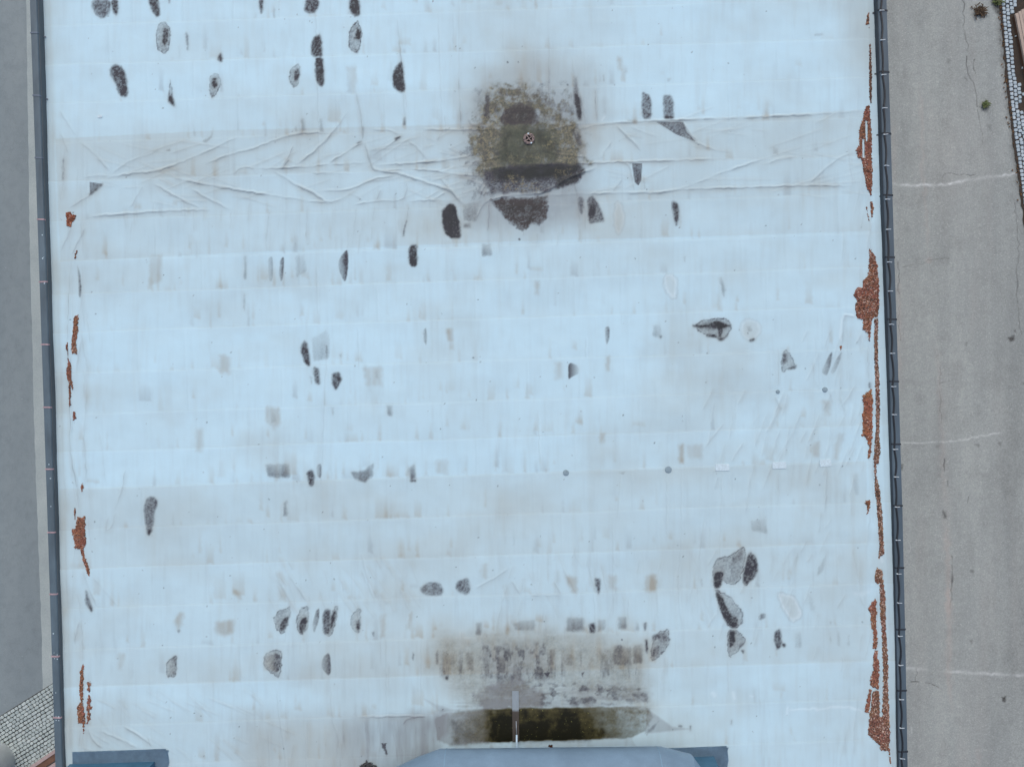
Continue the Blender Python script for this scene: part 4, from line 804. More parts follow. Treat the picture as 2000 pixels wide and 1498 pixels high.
def strap(prof, py, mat, parent, over, wid, thick, skew):
    sgn = 1 if prof is left_profile else -1
    bm = bmesh.new()
    P = prof(py)
    pts = [P[5], P[4], P[3], P[2], P[1], P[0] + Vector((0, 0, .055)), P[0] + Vector((over * sgn, 0, .045))]
    offs = [Vector((-thick * sgn, 0, 0)), Vector((-thick * sgn, 0, thick)), Vector((0, 0, thick)), Vector((thick * sgn, 0, thick)), Vector((thick * sgn, 0, 0)), Vector((thick * sgn, 0, thick)), Vector((thick * sgn, 0, thick))]
    secs = []
    for i, (p, o) in enumerate(zip(pts, offs)):
        s = skew * (i / 6.0 - .5)
        a = p + Vector((0, wid / 2 + s, 0)); b_ = p + Vector((0, -wid / 2 + s, 0))
        secs.append([a - o * .2, b_ - o * .2, b_ + o, a + o])
    ribbon(bm, secs)
    return from_bm('joint_strap', bm, mat, parent)
for i, y in enumerate(LJ):
    strap(left_profile, y, M_strap_grey if i < 3 else M_strap_pink, cop['left'], .04, .026, .010, .015 * random.uniform(-1, 1) + (-.02 if y < 500 else .02 if y > 1000 else 0))
for y in RJ:
    strap(right_profile, y, M_strap_black, cop['right'], .035, .03, .009, .01)
# droppings and rivets on the left coping
for y, dx in ((463, .09), (506, .10), (508, .08), (905, .07), (932, .09), (1231, .05), (1268, .05), (1272, .11), (1279, .06), (1280, .11), (1345, .06), (1390, .05), (1391, .10), (1398, .05), (1398.5, .10), (556, .1), (986, .08)):
    p = left_profile(y)[3]
    bm = bmesh.new()
    m = bmesh.ops.create_icosphere(bm, subdivisions=1, radius=random.uniform(.008, .016))
    bmesh.ops.scale(bm, vec=(1, random.uniform(.7, 1.4), .4), verts=m['verts'])
    bmesh.ops.translate(bm, vec=p + Vector((dx, 0, .012)), verts=m['verts'])
    from_bm('rivet', bm, M_patch, cop['left'])

# walls under the roof
bm = bmesh.new()
x0a, x0b = (xl(-400) - 1000) * .01 - .10, (xl(1900) - 1000) * .01 - .10
x1a, x1b = (xr(-400) - 1000) * .01 + .12, (xr(1900) - 1000) * .01 + .12
yt, yb = (749 + 400) * .01 - .002, (749 - 1900) * .01 + .002
low = [(x0a, yt), (x1a, yt), (x1b, yb), (x0b, yb)]
v0 = [bm.verts.new((x, y, -.02)) for x, y in low]; v1 = [bm.verts.new((x, y, ROOF_Z - .05)) for x, y in low]
for i in range(4): bm.faces.new((v0[i], v0[(i + 1) % 4], v1[(i + 1) % 4], v1[i]))
bmesh.ops.recalc_face_normals(bm, faces=bm.faces)
from_bm('wall', bm, M_wall, bld)

# ------------------------------------------------------------------ conductor cable clipped along the right coping
CL = [30, 87, 154, 218, 269, 329, 394, 452, 515, 571, 635, 691, 755, 809, 876, 929, 987, 1051, 1116, 1172, 1236, 1292, 1358, 1413, 1472]
def cop_top(py, dx): 
    x = (xr(py) - 1000) * .01
    return Vector((x + dx, (749 - py) * .01, ROOF_Z + H_R + .012 - .07 * dx))
cab = empty('cable', cop_top(749, .06), 'black cable clipped along the dark metal coping on the right edge of the roof', 'cable')
bm = bmesh.new()
pts = []
allc = [-90, -30] + CL + [1532, 1592]
for i in range(len(allc) - 1):
    a, b_ = allc[i], allc[i + 1]
    sag = (.042 if (i % 3 == 1) else .022 if i % 2 else .035)
    for k in range(6):
        f = k / 6
        pts.append(cop_top(a + (b_ - a) * f, .035 + sag * math.sin(math.pi * f) ** 1.0 * (0.6 + .4 * f)))
tube(bm, pts, .017, 8)
from_bm('cable_run', bm, M_cable, cab, True)
for y in CL:
    bm = bmesh.new()
    p = cop_top(y, .055)
    box(bm, p + Vector((0, 0, .026)), (.085, .012, .012), random.uniform(-.15, .15), .003)
    box(bm, p + Vector((-.035, 0, .008)), (.022, .022, .030), 0, .003)
    from_bm('clip', bm, M_clip, cab)

# ------------------------------------------------------------------ reddish gravel left on the membrane
M_gravel, t, b = new_mat('red_gravel')
ga = N(t, 'ShaderNodeAttribute', attribute_name='stone')
nf = noise(t, 120, 3, .7, vec=objcoord(t))
gc = mixc(t, mathn(t, 'MULTIPLY', mathn(t, 'MULTIPLY_ADD', nf, 2, -.5, clamp=True), .5), ga.outputs['Color'], (.06, .03, .022))
t.links.new(gc, b.inputs['Base Color']); b.inputs['Roughness'].default_value = .85
bump(t, b, nf, .5, .006)

def roof_h(px, py):
    """height of the sheet at points"""
    j = np.clip(np.searchsorted(ys, py), 0, len(ys) - 1)
    i = np.clip(((px - xl(py)) / (xr(py) - xl(py)) * (NU - 1)).round().astype(int), 0, NU - 1)
    return F.h[j, i]

gcount = [0]
def gravel(P, label, pale=.04, dark=.1, hgt=.03, holes=(), jag=2.2, group='patches of reddish gravel along the roof edges', red=(.30, .118, .072), seed=0):
    gcount[0] += 1
    seed = seed or 700 + gcount[0]
    r = np.random.default_rng(seed)
    step = 1.15
    xs = np.arange(min(p[0] for p in P) - 5, max(p[0] for p in P) + 6, step)
    yv = np.arange(min(p[1] for p in P) - 5, max(p[1] for p in P) + 6, step)
    X, Y = np.meshgrid(xs, yv)
    X = X + r.uniform(-.35, .35, X.shape); Y = Y + r.uniform(-.35, .35, X.shape)
    sd = poly_sd(X, Y, P) + (fbm(X, Y, (5, 3.5), seed) - .5) * 2 * jag + r.normal(0, .55, X.shape)
    for hp in holes: sd = np.minimum(sd, -poly_sd(X, Y, hp))
    keep = sd > 0
    ny, nx = X.shape
    quad = keep[:-1, :-1] & keep[1:, :-1] & keep[:-1, 1:] & keep[1:, 1:]
    h0 = roof_h(X, Y)
    big = fbm(X, Y, (4.5, 4.5), seed + 3, 2)
    lift = np.clip(sd / 3.0, 0, 1)
    Z = h0 + .006 + lift * (hgt * .45 + hgt * (r.random(X.shape) - .3) * .75 + hgt * .8 * (big - .5))
    col = np.empty(X.shape + (3,))
    base = np.array(red)
    v = .5 + 1.0 * r.random(X.shape) * (.5 + .9 * fbm(X, Y, (14, 14), seed + 5))
    col[:] = base; col *= v[..., None]
    hue = fbm(X, Y, (22, 22), seed + 9)
    col[..., 1] *= .85 + .5 * hue; col[..., 2] *= .8 + .6 * r.random(X.shape)
    u = r.random(X.shape); pl = pale * (.2 + 1.8 * fbm(X, Y, (18, 18), seed + 6))
    cell = r.random((80, 997)); qx = X * .86 + Y * .5 + 3 * fbm(X, Y, (4, 4), seed + 21); qy = Y * .86 - X * .5 + 3 * fbm(X, Y, (4, 4), seed + 22); cid = cell[(qx // 1.5).astype(int) % 80, (qy // 1.5).astype(int) % 997]
    pm = cid < pl * .9
    col[pm] = np.array((.60, .47, .40)) * r.uniform(.7, 1.3, (pm.sum(), 1))
    dm = (cid > 1 - dark * .7)
    col[dm] = np.array((.055, .038, .030)) * r.uniform(.6, 1.5, (dm.sum(), 1))
    used = np.zeros(X.shape, bool)
    for a in (slice(None, -1), slice(1, None)):
        for c_ in (slice(None, -1), slice(1, None)): used[a, c_] |= quad
    idx = -np.ones(X.shape, int); idx[used] = np.arange(used.sum())
    f = .01
    cx, cy = float(X[used].mean()), float(Y[used].mean())
    org = Vector(((cx - 1000) * f, (749 - cy) * f, ROOF_Z))
    top = np.stack([((X - 1000) * f)[used] - org.x, ((749 - Y) * f)[used] - org.y, Z[used]], -1)
    n = len(top)
    jq, iq = np.where(quad)
    faces = np.stack([idx[jq + 1, iq], idx[jq + 1, iq + 1], idx[jq, iq + 1], idx[jq, iq]], -1).tolist()
    # skirt down to the sheet so the patch has thickness
    from collections import Counter
    ec = {}
    for q in faces:
        for a_, b_ in zip(q, q[1:] + q[:1]):
            if (b_, a_) in ec: del ec[(b_, a_)]
            else: ec[(a_, b_)] = 1
    bot = top.copy(); bot[:, 2] = h0[used] - .012
    cols = col[used]
    for (a_, b_) in ec: faces.append([b_, a_, a_ + n, b_ + n])
    me = bpy.data.meshes.new('gravel_patch')
    me.from_pydata(np.concatenate([top, bot]).tolist(), [], faces)
    # drop the unused underside points
    at = me.attributes.new('stone', 'FLOAT_COLOR', 'POINT')
    cc = np.ones((2 * n, 4), np.float32); cc[:n, :3] = cols; cc[n:, :3] = cols * .8
    at.data.foreach_set('color', cc.ravel())
    o = bpy.data.objects.new('gravel_patch', me); COL.objects.link(o)
    me.materials.append(M_gravel)
    o.location = org
    bmx = bmesh.new(); bmx.from_mesh(me)
    bmesh.ops.delete(bmx, geom=[v_ for v_ in bmx.verts if not v_.link_faces], context='VERTS')
    bmx.to_mesh(me); bmx.free()
    return tag(o, label, 'gravel', group)

# left edge
gravel(T(0,0,[(388,1250),(420,1236),(430,1260),(454,1256),(452,1280),(440,1305),(430,1318),(415,1335),(398,1327),(394,1290)]), 'small jagged clump of red gravel, topmost on the left edge of the roof', .02, .04, jag=3, red=(.33, .11, .06))
gravel(T(0,0,[(440,1500),(450,1468),(462,1462),(455,1500),(448,1530),(440,1520)]), 'tiny reddish gravel sliver just above the grey crescent stain by the left edge', .02, .2)
gravel(T(0,1,[(440,352),(468,338),(467,440),(456,500),(461,582),(440,572),(422,580),(430,450)]), 'long upright reddish gravel band below the grey crescent stain', .06, .12, jag=1.4)
gravel(T(0,1,[(388,540),(402,502),(410,530),(411,600),(428,640),(426,700),(440,808),(424,775),(415,745),(400,730),(393,670),(404,620),(403,560)]), 'wavy reddish gravel ribbon right beside the left edge fold, halfway down', .04, .08, jag=1.4)
gravel(T(0,1,[(408,745),(424,745),(423,885),(412,885)]), 'hair-thin dark red gravel line below the wavy ribbon', .0, .35, jag=.05)
gravel(T(0,1,[(432,908),(449,908),(456,952),(432,970)]), 'small square reddish gravel patch below the hair-thin line', .02, .12, jag=1.2)
gravel(T(0,1,[(478,1350),(495,1316),(503,1345),(490,1387)]), 'little diamond-shaped patch of reddish gravel near the left edge', .03, .12, jag=1.2)
gravel(T(0,1,[(441,1498),(450,1430),(455,1498),(450,1550),(445,1545)]), 'thin dark red gravel splinter just above the bottle-shaped patch', .0, .3, jag=.8)
gravel(T(0,2,[(462,28),(485,32),(508,20),(512,40),(510,100),(517,190),(500,222),(505,260),(530,310),(543,370),(530,382),(505,320),(480,225),(445,210),(440,140),(428,130),(430,105),(450,95)]), 'bottle-shaped reddish gravel patch with a curved tail on the left edge', .05, .1)
gravel(T(0,2,[(495,880),(503,878),(501,1100),(515,1200),(512,1260),(503,1302),(495,1235),(470,1232),(463,1140),(482,1100),(475,1000),(480,930)]), 'long spindle of reddish gravel, lowest on the left edge of the roof', .05, .08)
gravel(T(0,2,[(520,985),(545,988),(540,1060),(552,1080),(545,1110),(554,1140),(540,1160),(550,1190),(535,1220),(520,1235),(520,1150),(528,1050),(518,1000)]), 'ragged reddish gravel strip just right of the lowest spindle', .05, .08, jag=3.2)
# right edge
gravel(T(3,0,[(580,75),(591,78),(590,192),(584,150),(568,155)]), 'short thin reddish gravel sliver at the top of the right roof edge', .0, .2, jag=.8)
gravel(T(3,0,[(590,250),(600,250),(606,440),(605,604),(592,622),(586,500)]), 'long narrow brown gravel line leading down to the upper right patch', .01, .3, jag=.8, red=(.16, .075, .05))
gravel(T(3,0,[(565,625),(592,615),(597,720),(608,800),(605,920),(611,1000),(605,1140),(598,1152),(570,1095),(555,1030),(540,935),(520,930),(508,885),(530,850),(530,760),(550,690)]), 'big spindle of reddish gravel with pale slots, upper right roof edge', .05, .14,
       holes=[T(3,0,[(567,712),(575,715),(578,825),(570,830)]), T(3,0,[(550,820),(558,822),(560,925),(552,925)])])
gravel(T(3,0,[(567,1208),(577,1210),(592,1302),(582,1290)]), 'slim reddish gravel stroke, left one of the pair below the upper right spindle', .0, .15, jag=.8)
gravel(T(3,0,[(592,1185),(610,1180),(619,1220),(606,1292),(596,1240)]), 'stubby reddish gravel stroke, right one of the pair below the upper right spindle', .06, .2, jag=.8)
gravel(T(3,1,[(585,-40),(600,-30),(625,0),(637,60),(646,180),(645,260),(640,362),(612,362),(600,400),(590,505),(582,500),(575,450),(545,440),(550,375),(515,370),(502,300),(512,260),(492,232),(510,185),(545,180),(545,150),(580,110)]), 'widest leaf-shaped patch of red gravel speckled with pale pebbles, right edge', .11, .2)
gravel(T(3,1,[(613,364),(640,364),(639,480),(638,600),(648,740),(650,900),(645,1050),(653,1140),(640,1232),(628,1215),(630,1290),(640,1320),(650,1380),(661,1498),(668,1640),(672,1740),(650,1750),(640,1770),(632,1765),(640,1680),(628,1498),(615,1350),(608,1200),(612,1120),(622,1000),(620,800),(613,600)]), 'very long thin dark gravel strip full of pale pebbles on the right edge', .17, .28, hgt=.026, red=(.235, .11, .072), jag=1.3)
gravel(T(3,1,[(570,800),(598,778),(607,860),(606,1000),(600,1120),(588,1185),(572,1180),(582,1120),(560,1060),(537,1050),(545,990),(540,930),(552,880),(543,820)]), 'orange-red ragged gravel patch beside the very long thin strip', .04, .1, red=(.34, .13, .068), jag=3)
gravel(T(3,1,[(555,1440),(590,1418),(592,1450),(583,1498),(575,1515),(565,1510),(570,1460)]), 'small curled orange gravel patch left of the long strip, right edge', .03, .15, red=(.28, .10, .05))
gravel(T(3,1,[(410,530),(425,517),(430,535),(418,555)]), 'tiny dot of orange gravel at the tip of a fold, right of centre', .0, .1, red=(.32, .11, .05), jag=.8)
gravel(T(3,2,[(625,325),(660,335),(663,400),(678,480),(680,700),(690,850),(692,1000),(700,1180),(705,1330),(690,1390),(650,1390),(640,1360),(610,1330),(570,1295),(580,1190),(590,1130),(598,1040),(640,1040),(645,1190),(655,1190),(660,1000),(655,800),(645,600),(640,420),(625,425),(610,400),(615,350)]), 'longest gravel bank of the right edge, widening into a dark foot', .14, .2, hgt=.028, red=(.245, .11, .07))
gravel(T(3,2,[(615,503),(625,520),(625,690),(632,790),(615,803),(600,795),(602,710),(590,660),(585,590),(570,562)]), 'pointed reddish gravel wedge left of the longest bank', .03, .1)
gravel(T(3,2,[(612,803),(628,805),(630,850),(640,860),(638,1035),(600,1022),(585,1015),(582,985),(600,905),(600,850)]), 'reddish gravel patch below the pointed wedge, under the dirty square scrap', .08, .1)
gravel(T(3,2,[(580,1030),(598,1035),(588,1120),(580,1168),(565,1172),(553,1165),(562,1110),(572,1060)]), 'separate small reddish gravel tongue left of the dark foot of the bank', .03, .1)
gravel(T(3,2,[(690,1370),(702,1370),(710,1465),(700,1472),(694,1420)]), 'thin reddish gravel tail, lowest on the right roof edge', .04, .2, jag=.8)

# square scrap lying across the gravel
def scrap():
    bm = bmesh.new()
    c = W(1702, 1289)
    g = 14
    r = random.Random(4)
    grid = [[None] * g for _ in range(g)]
    for j in range(g):
        for i in range(g):
            u, v_ = i / (g - 1) - .5, j / (g - 1) - .5
            edge = max(abs(u), abs(v_)) > .46
            grid[j][i] = bm.verts.new((c.x + u * .23 + r.uniform(-.007, .007), c.y + v_ * .19 + r.uniform(-.007, .007) - .02 * u, ROOF_Z + .05 + r.uniform(-.014, .02) - (.03 if edge else 0)))
    for j in range(g - 1):
        for i in range(g - 1):
            bm.faces.new((grid[j][i], grid[j][i + 1], grid[j + 1][i + 1], grid[j + 1][i]))
    bmesh.ops.solidify(bm, geom=bm.faces[:], thickness=.02)
    o = from_bm('scrap', bm, M_scrap)
    return tag(o, 'dirty crumpled square scrap lying across gravel near the right roof edge', 'scrap')
scrap()

# ------------------------------------------------------------------ things fixed to the roof
def roof_z(px, py): return ROOF_Z + float(roof_h(np.array(px), np.array(py)))

def drain():
    px, py = 1033, 273
    c = Vector((W(px, py).x, W(px, py).y, roof_z(px, py)))
    e = empty('roof_drain', c, 'round roof drain strainer in the mossy green puddle', 'drain')
    bm = bmesh.new()
    seg = 28
    prof = [(.112, -.005), (.112, .02), (.092, .035), (.07, .04), (.062, .036), (.062, .0)]
    rings = []
    for rad, z in prof:
        rings.append([bm.verts.new((c.x + rad * math.cos(2 * math.pi * k / seg) * (1 + .05 * math.sin(k * 2.3)), c.y + rad * math.sin(2 * math.pi * k / seg) * (1 + .05 * math.cos(k * 1.7)), c.z + z)) for k in range(seg)])
    for a_, b_ in zip(rings[:-1], rings[1:]):
        for k in range(seg): bm.faces.new((a_[k], a_[(k + 1) % seg], b_[(k + 1) % seg], b_[k]))
    bmesh.ops.recalc_face_normals(bm, faces=bm.faces)
    from_bm('rim', bm, M_drain, e)
    bm = bmesh.new()
    bmesh.ops.create_circle(bm, cap_ends=True, radius=.066, segments=24)
    bmesh.ops.translate(bm, vec=c + Vector((0, 0, .012)), verts=bm.verts)
    from_bm('outlet', bm, M_black, e)
    bm = bmesh.new()
    box(bm, c + Vector((0, 0, .036)), (.13, .018, .012), R(35), .003)
    box(bm, c + Vector((0, 0, .039)), (.13, .018, .012), R(125), .003)
    from_bm('cross_bar', bm, M_drain, e)
    for k in range(9):                                                    # nubs of the strainer cage
        a_ = k / 9 * 2 * math.pi + .3
        bm = bmesh.new()
        p = c + Vector((math.cos(a_) * .096, math.sin(a_) * .096, .036))
        box(bm, p, (.026, .034, .03), a_, .006)
        from_bm('strainer_rib', bm, M_patch if k in (2, 7) else M_drain, e)
drain()

def cap(px, py, rad, label):
    c = Vector((W(px, py).x, W(px, py).y, roof_z(px, py)))
    bm = bmesh.new()
    seg = 24; rings = []
    for rr_, z in ((rad, -.01), (rad, .008), (rad * .92, .014), (rad * .5, .018), (rad * .1, .019)):
        rings.append([bm.verts.new((rr_ * math.cos(2 * math.pi * k / seg), rr_ * math.sin(2 * math.pi * k / seg), z)) for k in range(seg)])
    for a_, b_ in zip(rings[:-1], rings[1:]):
        for k in range(seg): bm.faces.new((a_[k], a_[(k + 1) % seg], b_[(k + 1) % seg], b_[k]))
    bm.faces.new(rings[-1])
    o = from_bm('round_patch', bm, M_cap)
    o.location = c
    tag(o, label, 'patch', 'round grey patches on the roof')
cap(1105, 922.5, .058, 'round grey patch on the lap seam, leftmost of the four round patches')
cap(1304, 916.5, .066, 'larger round grey patch on the lap seam left of the white patches')
cap(1517.5, 765, .040, 'smallest dark grey round patch, right of the roof centre')
cap(1609.5, 761, .052, 'grey round patch with a dirty pale top, nearest the right edge')

def patch(px, py, w, h, rz, label):
    bm = bmesh.new()
    z = roof_z(px, py)
    P = []
    for cx, cy in ((1, 1), (-1, 1), (-1, -1), (1, -1)):
        for k in range(5):
            a_ = math.atan2(cy, cx) - math.pi / 4 + k * math.pi / 8
            P.append(((w / 2 - .02) * cx + .02 * math.cos(a_), (h / 2 - .02) * cy + .02 * math.sin(a_)))
    top = [bm.verts.new((x, y, .012)) for x, y in P]; bot = [bm.verts.new((x * 1.02, y * 1.02, -.012)) for x, y in P]
    bm.faces.new(top)
    n = len(P)
    for k in range(n): bm.faces.new((bot[k], bot[(k + 1) % n], top[(k + 1) % n], top[k]))
    bmesh.ops.recalc_face_normals(bm, faces=bm.faces)
    o = from_bm('membrane_patch', bm, M_patch)
    o.location = (W(px, py).x, W(px, py).y, z); o.rotation_euler.z = rz
    tag(o, label, 'patch', 'white patches on the roof')
patch(1409, 912, .27, .13, .02, 'bright white rectangular patch on the seam, beside the larger round grey patch')
patch(1520, 908, .27, .13, .04, 'bright white rectangular patch, the middle one of the three on the seam')
patch(1610, 903.5, .22, .135, .08, 'white rectangular patch with dark scuffs, rightmost on the seam')
patch(196, 228.5, .09, .06, .0, 'tiny white patch alone near the upper left corner of the roof')

# ---- big duct at the bottom edge
def duct():
    rad = .62; z = ROOF_Z + .95
    f = (CAM_Z - z) / (CAM_Z - ROOF_Z) * .01
    def P(px, py): return Vector(((px - 1000) * f, (749 - py) * f, z))
    off = rad / f
    yl, yr = 1467.5 + off, 1463 + off
    e = empty('air_duct', Vector((P(1080, 1500).x, P(1080, 1500).y, ROOF_Z)), 'big blue grey round ventilation duct with mitred elbows at the bottom of the roof', 'duct')
    A = P(868, yl); B = P(1288, yr)
    bm = bmesh.new(); tube(bm, [A, B], rad, 64, cap=False)
    from_bm('straight_run', bm, M_duct, e, True)
    # mitred elbows in short segments, then runs towards the far side
    def elbow(start, sgn):
        seglen = .27
        d = Vector((sgn, 0, 0)); p = start
        ang = 0
        pts = [start - d * .02, start]
        for k in range(3):
            ang = (R(20), R(25), R(62))[k] if sgn < 0 else (R(14), R(54), R(80))[k]
            d = Vector((sgn * math.cos(ang), -math.sin(ang), 0))
            p = p + d * ((.30, .70, .25)[k] if sgn < 0 else (.26, .45, .3)[k])
            pts.append(p)
        p = p + Vector((sgn * .05, -1, 0)).normalized() * 2.0
        pts.append(p)
        bm = bmesh.new(); tube(bm, pts, rad, 64, cap=False)
        from_bm('elbow', bm, M_duct, e, False)
        # raised seam ribs at the mitres
        for q, dd in ((pts[0], Vector((1, 0, 0))),):
            bm = bmesh.new()
            tube(bm, [q - dd * .008, q + dd * .008], rad + .006, 64, cap=False)
            from_bm('seam_rib', bm, M_flash, e, True)
    elbow(B, 1); elbow(A, -1)
    for px in (1000, 1150):                                                # feet carrying the duct
        bm = bmesh.new(); box(bm, P(px, yl) + Vector((0, 0, -(.95 + rad * .75) / 2 + .1)), (.10, .5, .95 - rad * .3), 0, .01)
        from_bm('support', bm, M_flash, e)
duct()

# ---- membrane-clad plinths at the bottom corners
def plinth(x0, y0, x1, bx0, by0, bx1, hgt, label, corner, wob):
    """flange from (x0,y0) to x1, box base from (bx0,by0) to bx1, all running down past the frame"""
    e = empty('roof_plinth', W((x0 + x1) / 2, 1530), label, 'plinth')
    bm = bmesh.new()
    r = random.Random(int(x0))
    n = 40
    rows = 14
    grid = []
    yend = 1640
    for j in range(rows):
        row = []
        for i in range(n):
            u = i / (n - 1); v_ = j / (rows - 1)
            x = x0 + (x1 - x0) * u; y = y0 + SLOPE * (x - x0) + (yend - y0) * v_ ** 1.6
            if corner and i == n - 1 and j == 0: x -= 5; y += 4
            if i == n - 1: x += 1.5 * math.sin(j * 2.1)
            z = ROOF_Z + float(roof_h(np.array(x), np.array(min(y, 1890)))) + .016 + .0015 * math.sin(x * .15 + y * .2) * wob + r.uniform(0, .003)
            p = W(x, y); row.append(bm.verts.new((p.x, p.y, z)))
        grid.append(row)
    for j in range(rows - 1):
        for i in range(n - 1): bm.faces.new((grid[j + 1][i], grid[j + 1][i + 1], grid[j][i + 1], grid[j][i]))
    bmesh.ops.solidify(bm, geom=bm.faces[:], thickness=.02)
    from_bm('flashing', bm, M_flash, e)
    bm = bmesh.new()
    a0 = W(bx0, by0); a1 = W(bx1, by0 + SLOPE * (bx1 - bx0)); b1 = W(bx1 + 3, yend - 10); b0 = W(bx0 + 3, yend - 10)
    low = [a0, a1, b1, b0]
    rings = []
    for dz, ins in ((-.02, 0), (.03, 0), (.06, .012), (hgt - .03, .03), (hgt, .05)):
        cx = sum((p.x for p in low)) / 4; cy = sum((p.y for p in low)) / 4
        ring = []
        for p in low:
            d = Vector((cx - p.x, cy - p.y, 0)); 
            ring.append(bm.verts.new((p.x + math.copysign(ins, d.x), p.y + math.copysign(ins, d.y), ROOF_Z + dz)))
        rings.append(ring)
    for a_, b_ in zip(rings[:-1], rings[1:]):
        for k in range(4): bm.faces.new((a_[k], a_[(k + 1) % 4], b_[(k + 1) % 4], b_[k]))
    bm.faces.new(rings[-1])
    bmesh.ops.recalc_face_normals(bm, faces=bm.faces)
    from_bm('upstand', bm, M_plinth, e)
    bm = bmesh.new()                                                       # welded fillet along the foot
    tube(bm, [Vector((p.x, p.y, roof_z(0, 0) * 0 + ROOF_Z + .045)) for p in (a0 + Vector((-.05, 0.01, 0)), a0 + Vector((.1, .012, 0)), a1 + Vector((-.1, .012, 0)), a1 + Vector((.012, .012, 0)))], .016, 8)
    from_bm('fillet', bm, M_flash, e, True)
plinth(147, 1463, 333, 140, 1486, 308, .75, 'deep blue clad plinth with blue grey flashing in the lower left corner of the roof', True, 1)
plinth(1302, 1455, 1419, 1316, 1472, 1393, .62, 'blue grey flashed plinth beside the right end of the duct', True, .6)

# ---- flat strip and rod standing across the standing water
def strip():
    e = empty('conductor', W(1006, 1400), 'flat grey strip with thin pale rod crossing the dark standing water', 'conductor')
    bm = bmesh.new()
    a_ = W(1006.5, 1345); b_ = W(1007.5, 1443)
    n = 12
    secs = []
    for k in range(n + 1):
        p = a_.lerp(b_, k / n); py = 1345 + 98 * k / n
        z = roof_z(p.x * 100 + 1000, py) + .012
        w = .064
        secs.append([Vector((p.x - w, p.y, z)), Vector((p.x - w, p.y, z + .012)), Vector((p.x + w, p.y, z + .012)), Vector((p.x + w, p.y, z))])
    ribbon(bm, secs)
    m, t, b = new_mat('strip_with_tide_mark')
    g = N(t, 'ShaderNodeNewGeometry'); s = N(t, 'ShaderNodeSeparateXYZ'); t.links.new(g.outputs['Position'], s.inputs[0])
    nz = noise(t, 30, 4, .6, vec=objcoord(t, (1, .3, 1)))
    wet = mathn(t, 'MULTIPLY_ADD', mathn(t, 'ADD', s.outputs[1], mathn(t, 'MULTIPLY', nz, .06)), -18, -18 * 6.28, clamp=True)
    dry = mixc(t, nz, (.27, .33, .37), (.21, .255, .29)); wetc = mixc(t, nz, (.075, .066, .058), (.03, .025, .018))
    t.links.new(mixc(t, wet, dry, wetc), b.inputs['Base Color']); b.inputs['Roughness'].default_value = .5
    from_bm('strip', bm, m, e)
    bm = bmesh.new()
    p0 = W(1008, 1402); p0.z = roof_z(1008, 1402) + .045
    p1 = W(1009, 1428); p1.z = roof_z(1009, 1428) + .055
    p2 = W(1009.5, 1475); p2.z = roof_z(1009, 1475) + .07
    tube(bm, [p0, p1], .008, 8)
    from_bm('rod_end', bm, M_strip, e, True)
    bm = bmesh.new()
    tube(bm, [p1, p2], .018, 10)
    from_bm('rod', bm, M_rod, e, True)
strip()

# ---- litter at the bottom edge
def leaf_blade(bm, c, L, w, ang, tilt, curl, r):
    n = 5
    ca, sa = math.cos(ang), math.sin(ang)
    prev = None
    for k in range(n + 1):
        u = k / n
        ww = w * math.sin(math.pi * (.12 + .88 * u) ** .9) * .5 + .0015
        x = L * u; z = tilt * u * L + curl * math.sin(u * math.pi) * L
        a_ = Vector((c[0] + ca * x - sa * ww, c[1] + sa * x + ca * ww, c[2] + z + .3 * ww)); m_ = Vector((c[0] + ca * x, c[1] + sa * x, c[2] + z)); b_ = Vector((c[0] + ca * x + sa * ww, c[1] + sa * x - ca * ww, c[2] + z + .3 * ww))
        cur = [bm.verts.new(a_), bm.verts.new(m_), bm.verts.new(b_)]
        if prev:
            bm.faces.new((prev[0], prev[1], cur[1], cur[0])); bm.faces.new((prev[1], prev[2], cur[2], cur[1]))
        prev = cur

def litter(px, py, sx, sy, n, mat, label, name, cat, L=(.05, .1), seed=1, hmax=.06):
    r = random.Random(seed)
    bm = bmesh.new()
    c = W(px, py)
    for _ in range(n):
        x, y = r.gauss(0, sx), r.gauss(0, sy)
        leaf_blade(bm, (c.x + x, c.y + y, roof_z(px, py) + r.uniform(.006, hmax)), r.uniform(*L), r.uniform(.02, .05), r.uniform(0, 6.3), r.uniform(-.15, .35), r.uniform(-.1, .25), r)
    bmesh.ops.solidify(bm, geom=bm.faces[:], thickness=.002)
    return tag(from_bm(name, bm, mat), label, cat)
litter(722, 1494, .085, .045, 90, M_leafdark, 'dark heap of rotting leaves left of the duct at the bottom edge', 'leaf_litter', 'leaves', seed=3)
litter(1073, 1453, .03, .016, 10, M_leafdry, 'small curled red brown dead leaf at the foot of the duct', 'dead_leaf', 'leaf', (.03, .06), seed=5, hmax=.03)
bm = bmesh.new()
tube(bm, [W(578.5, 1500) + Vector((.065 * math.cos(a_), .065 * math.sin(a_), .02 + .004 * math.sin(3 * a_))) for a_ in np.linspace(0, 2 * math.pi * .97, 22)], .016, 8)
tag(from_bm('rusty_ring', bm, M_rust, None, True), 'small rusty ring lying on the bottom edge of the roof', 'ring')

# ------------------------------------------------------------------ ground
def G(px, py, z=0.0): return W(px, py, z)
M_ground = worn('grey_asphalt', (.155, .19, .22), .1, .4, .9, 0.0, 35, .2)
bm = bmesh.new()
bmesh.ops.create_grid(bm, x_segments=2, y_segments=2, size=400)
bmesh.ops.translate(bm, vec=(0, 0, -.012), verts=bm.verts)
tag(from_bm('ground', bm, M_ground), kind='structure')

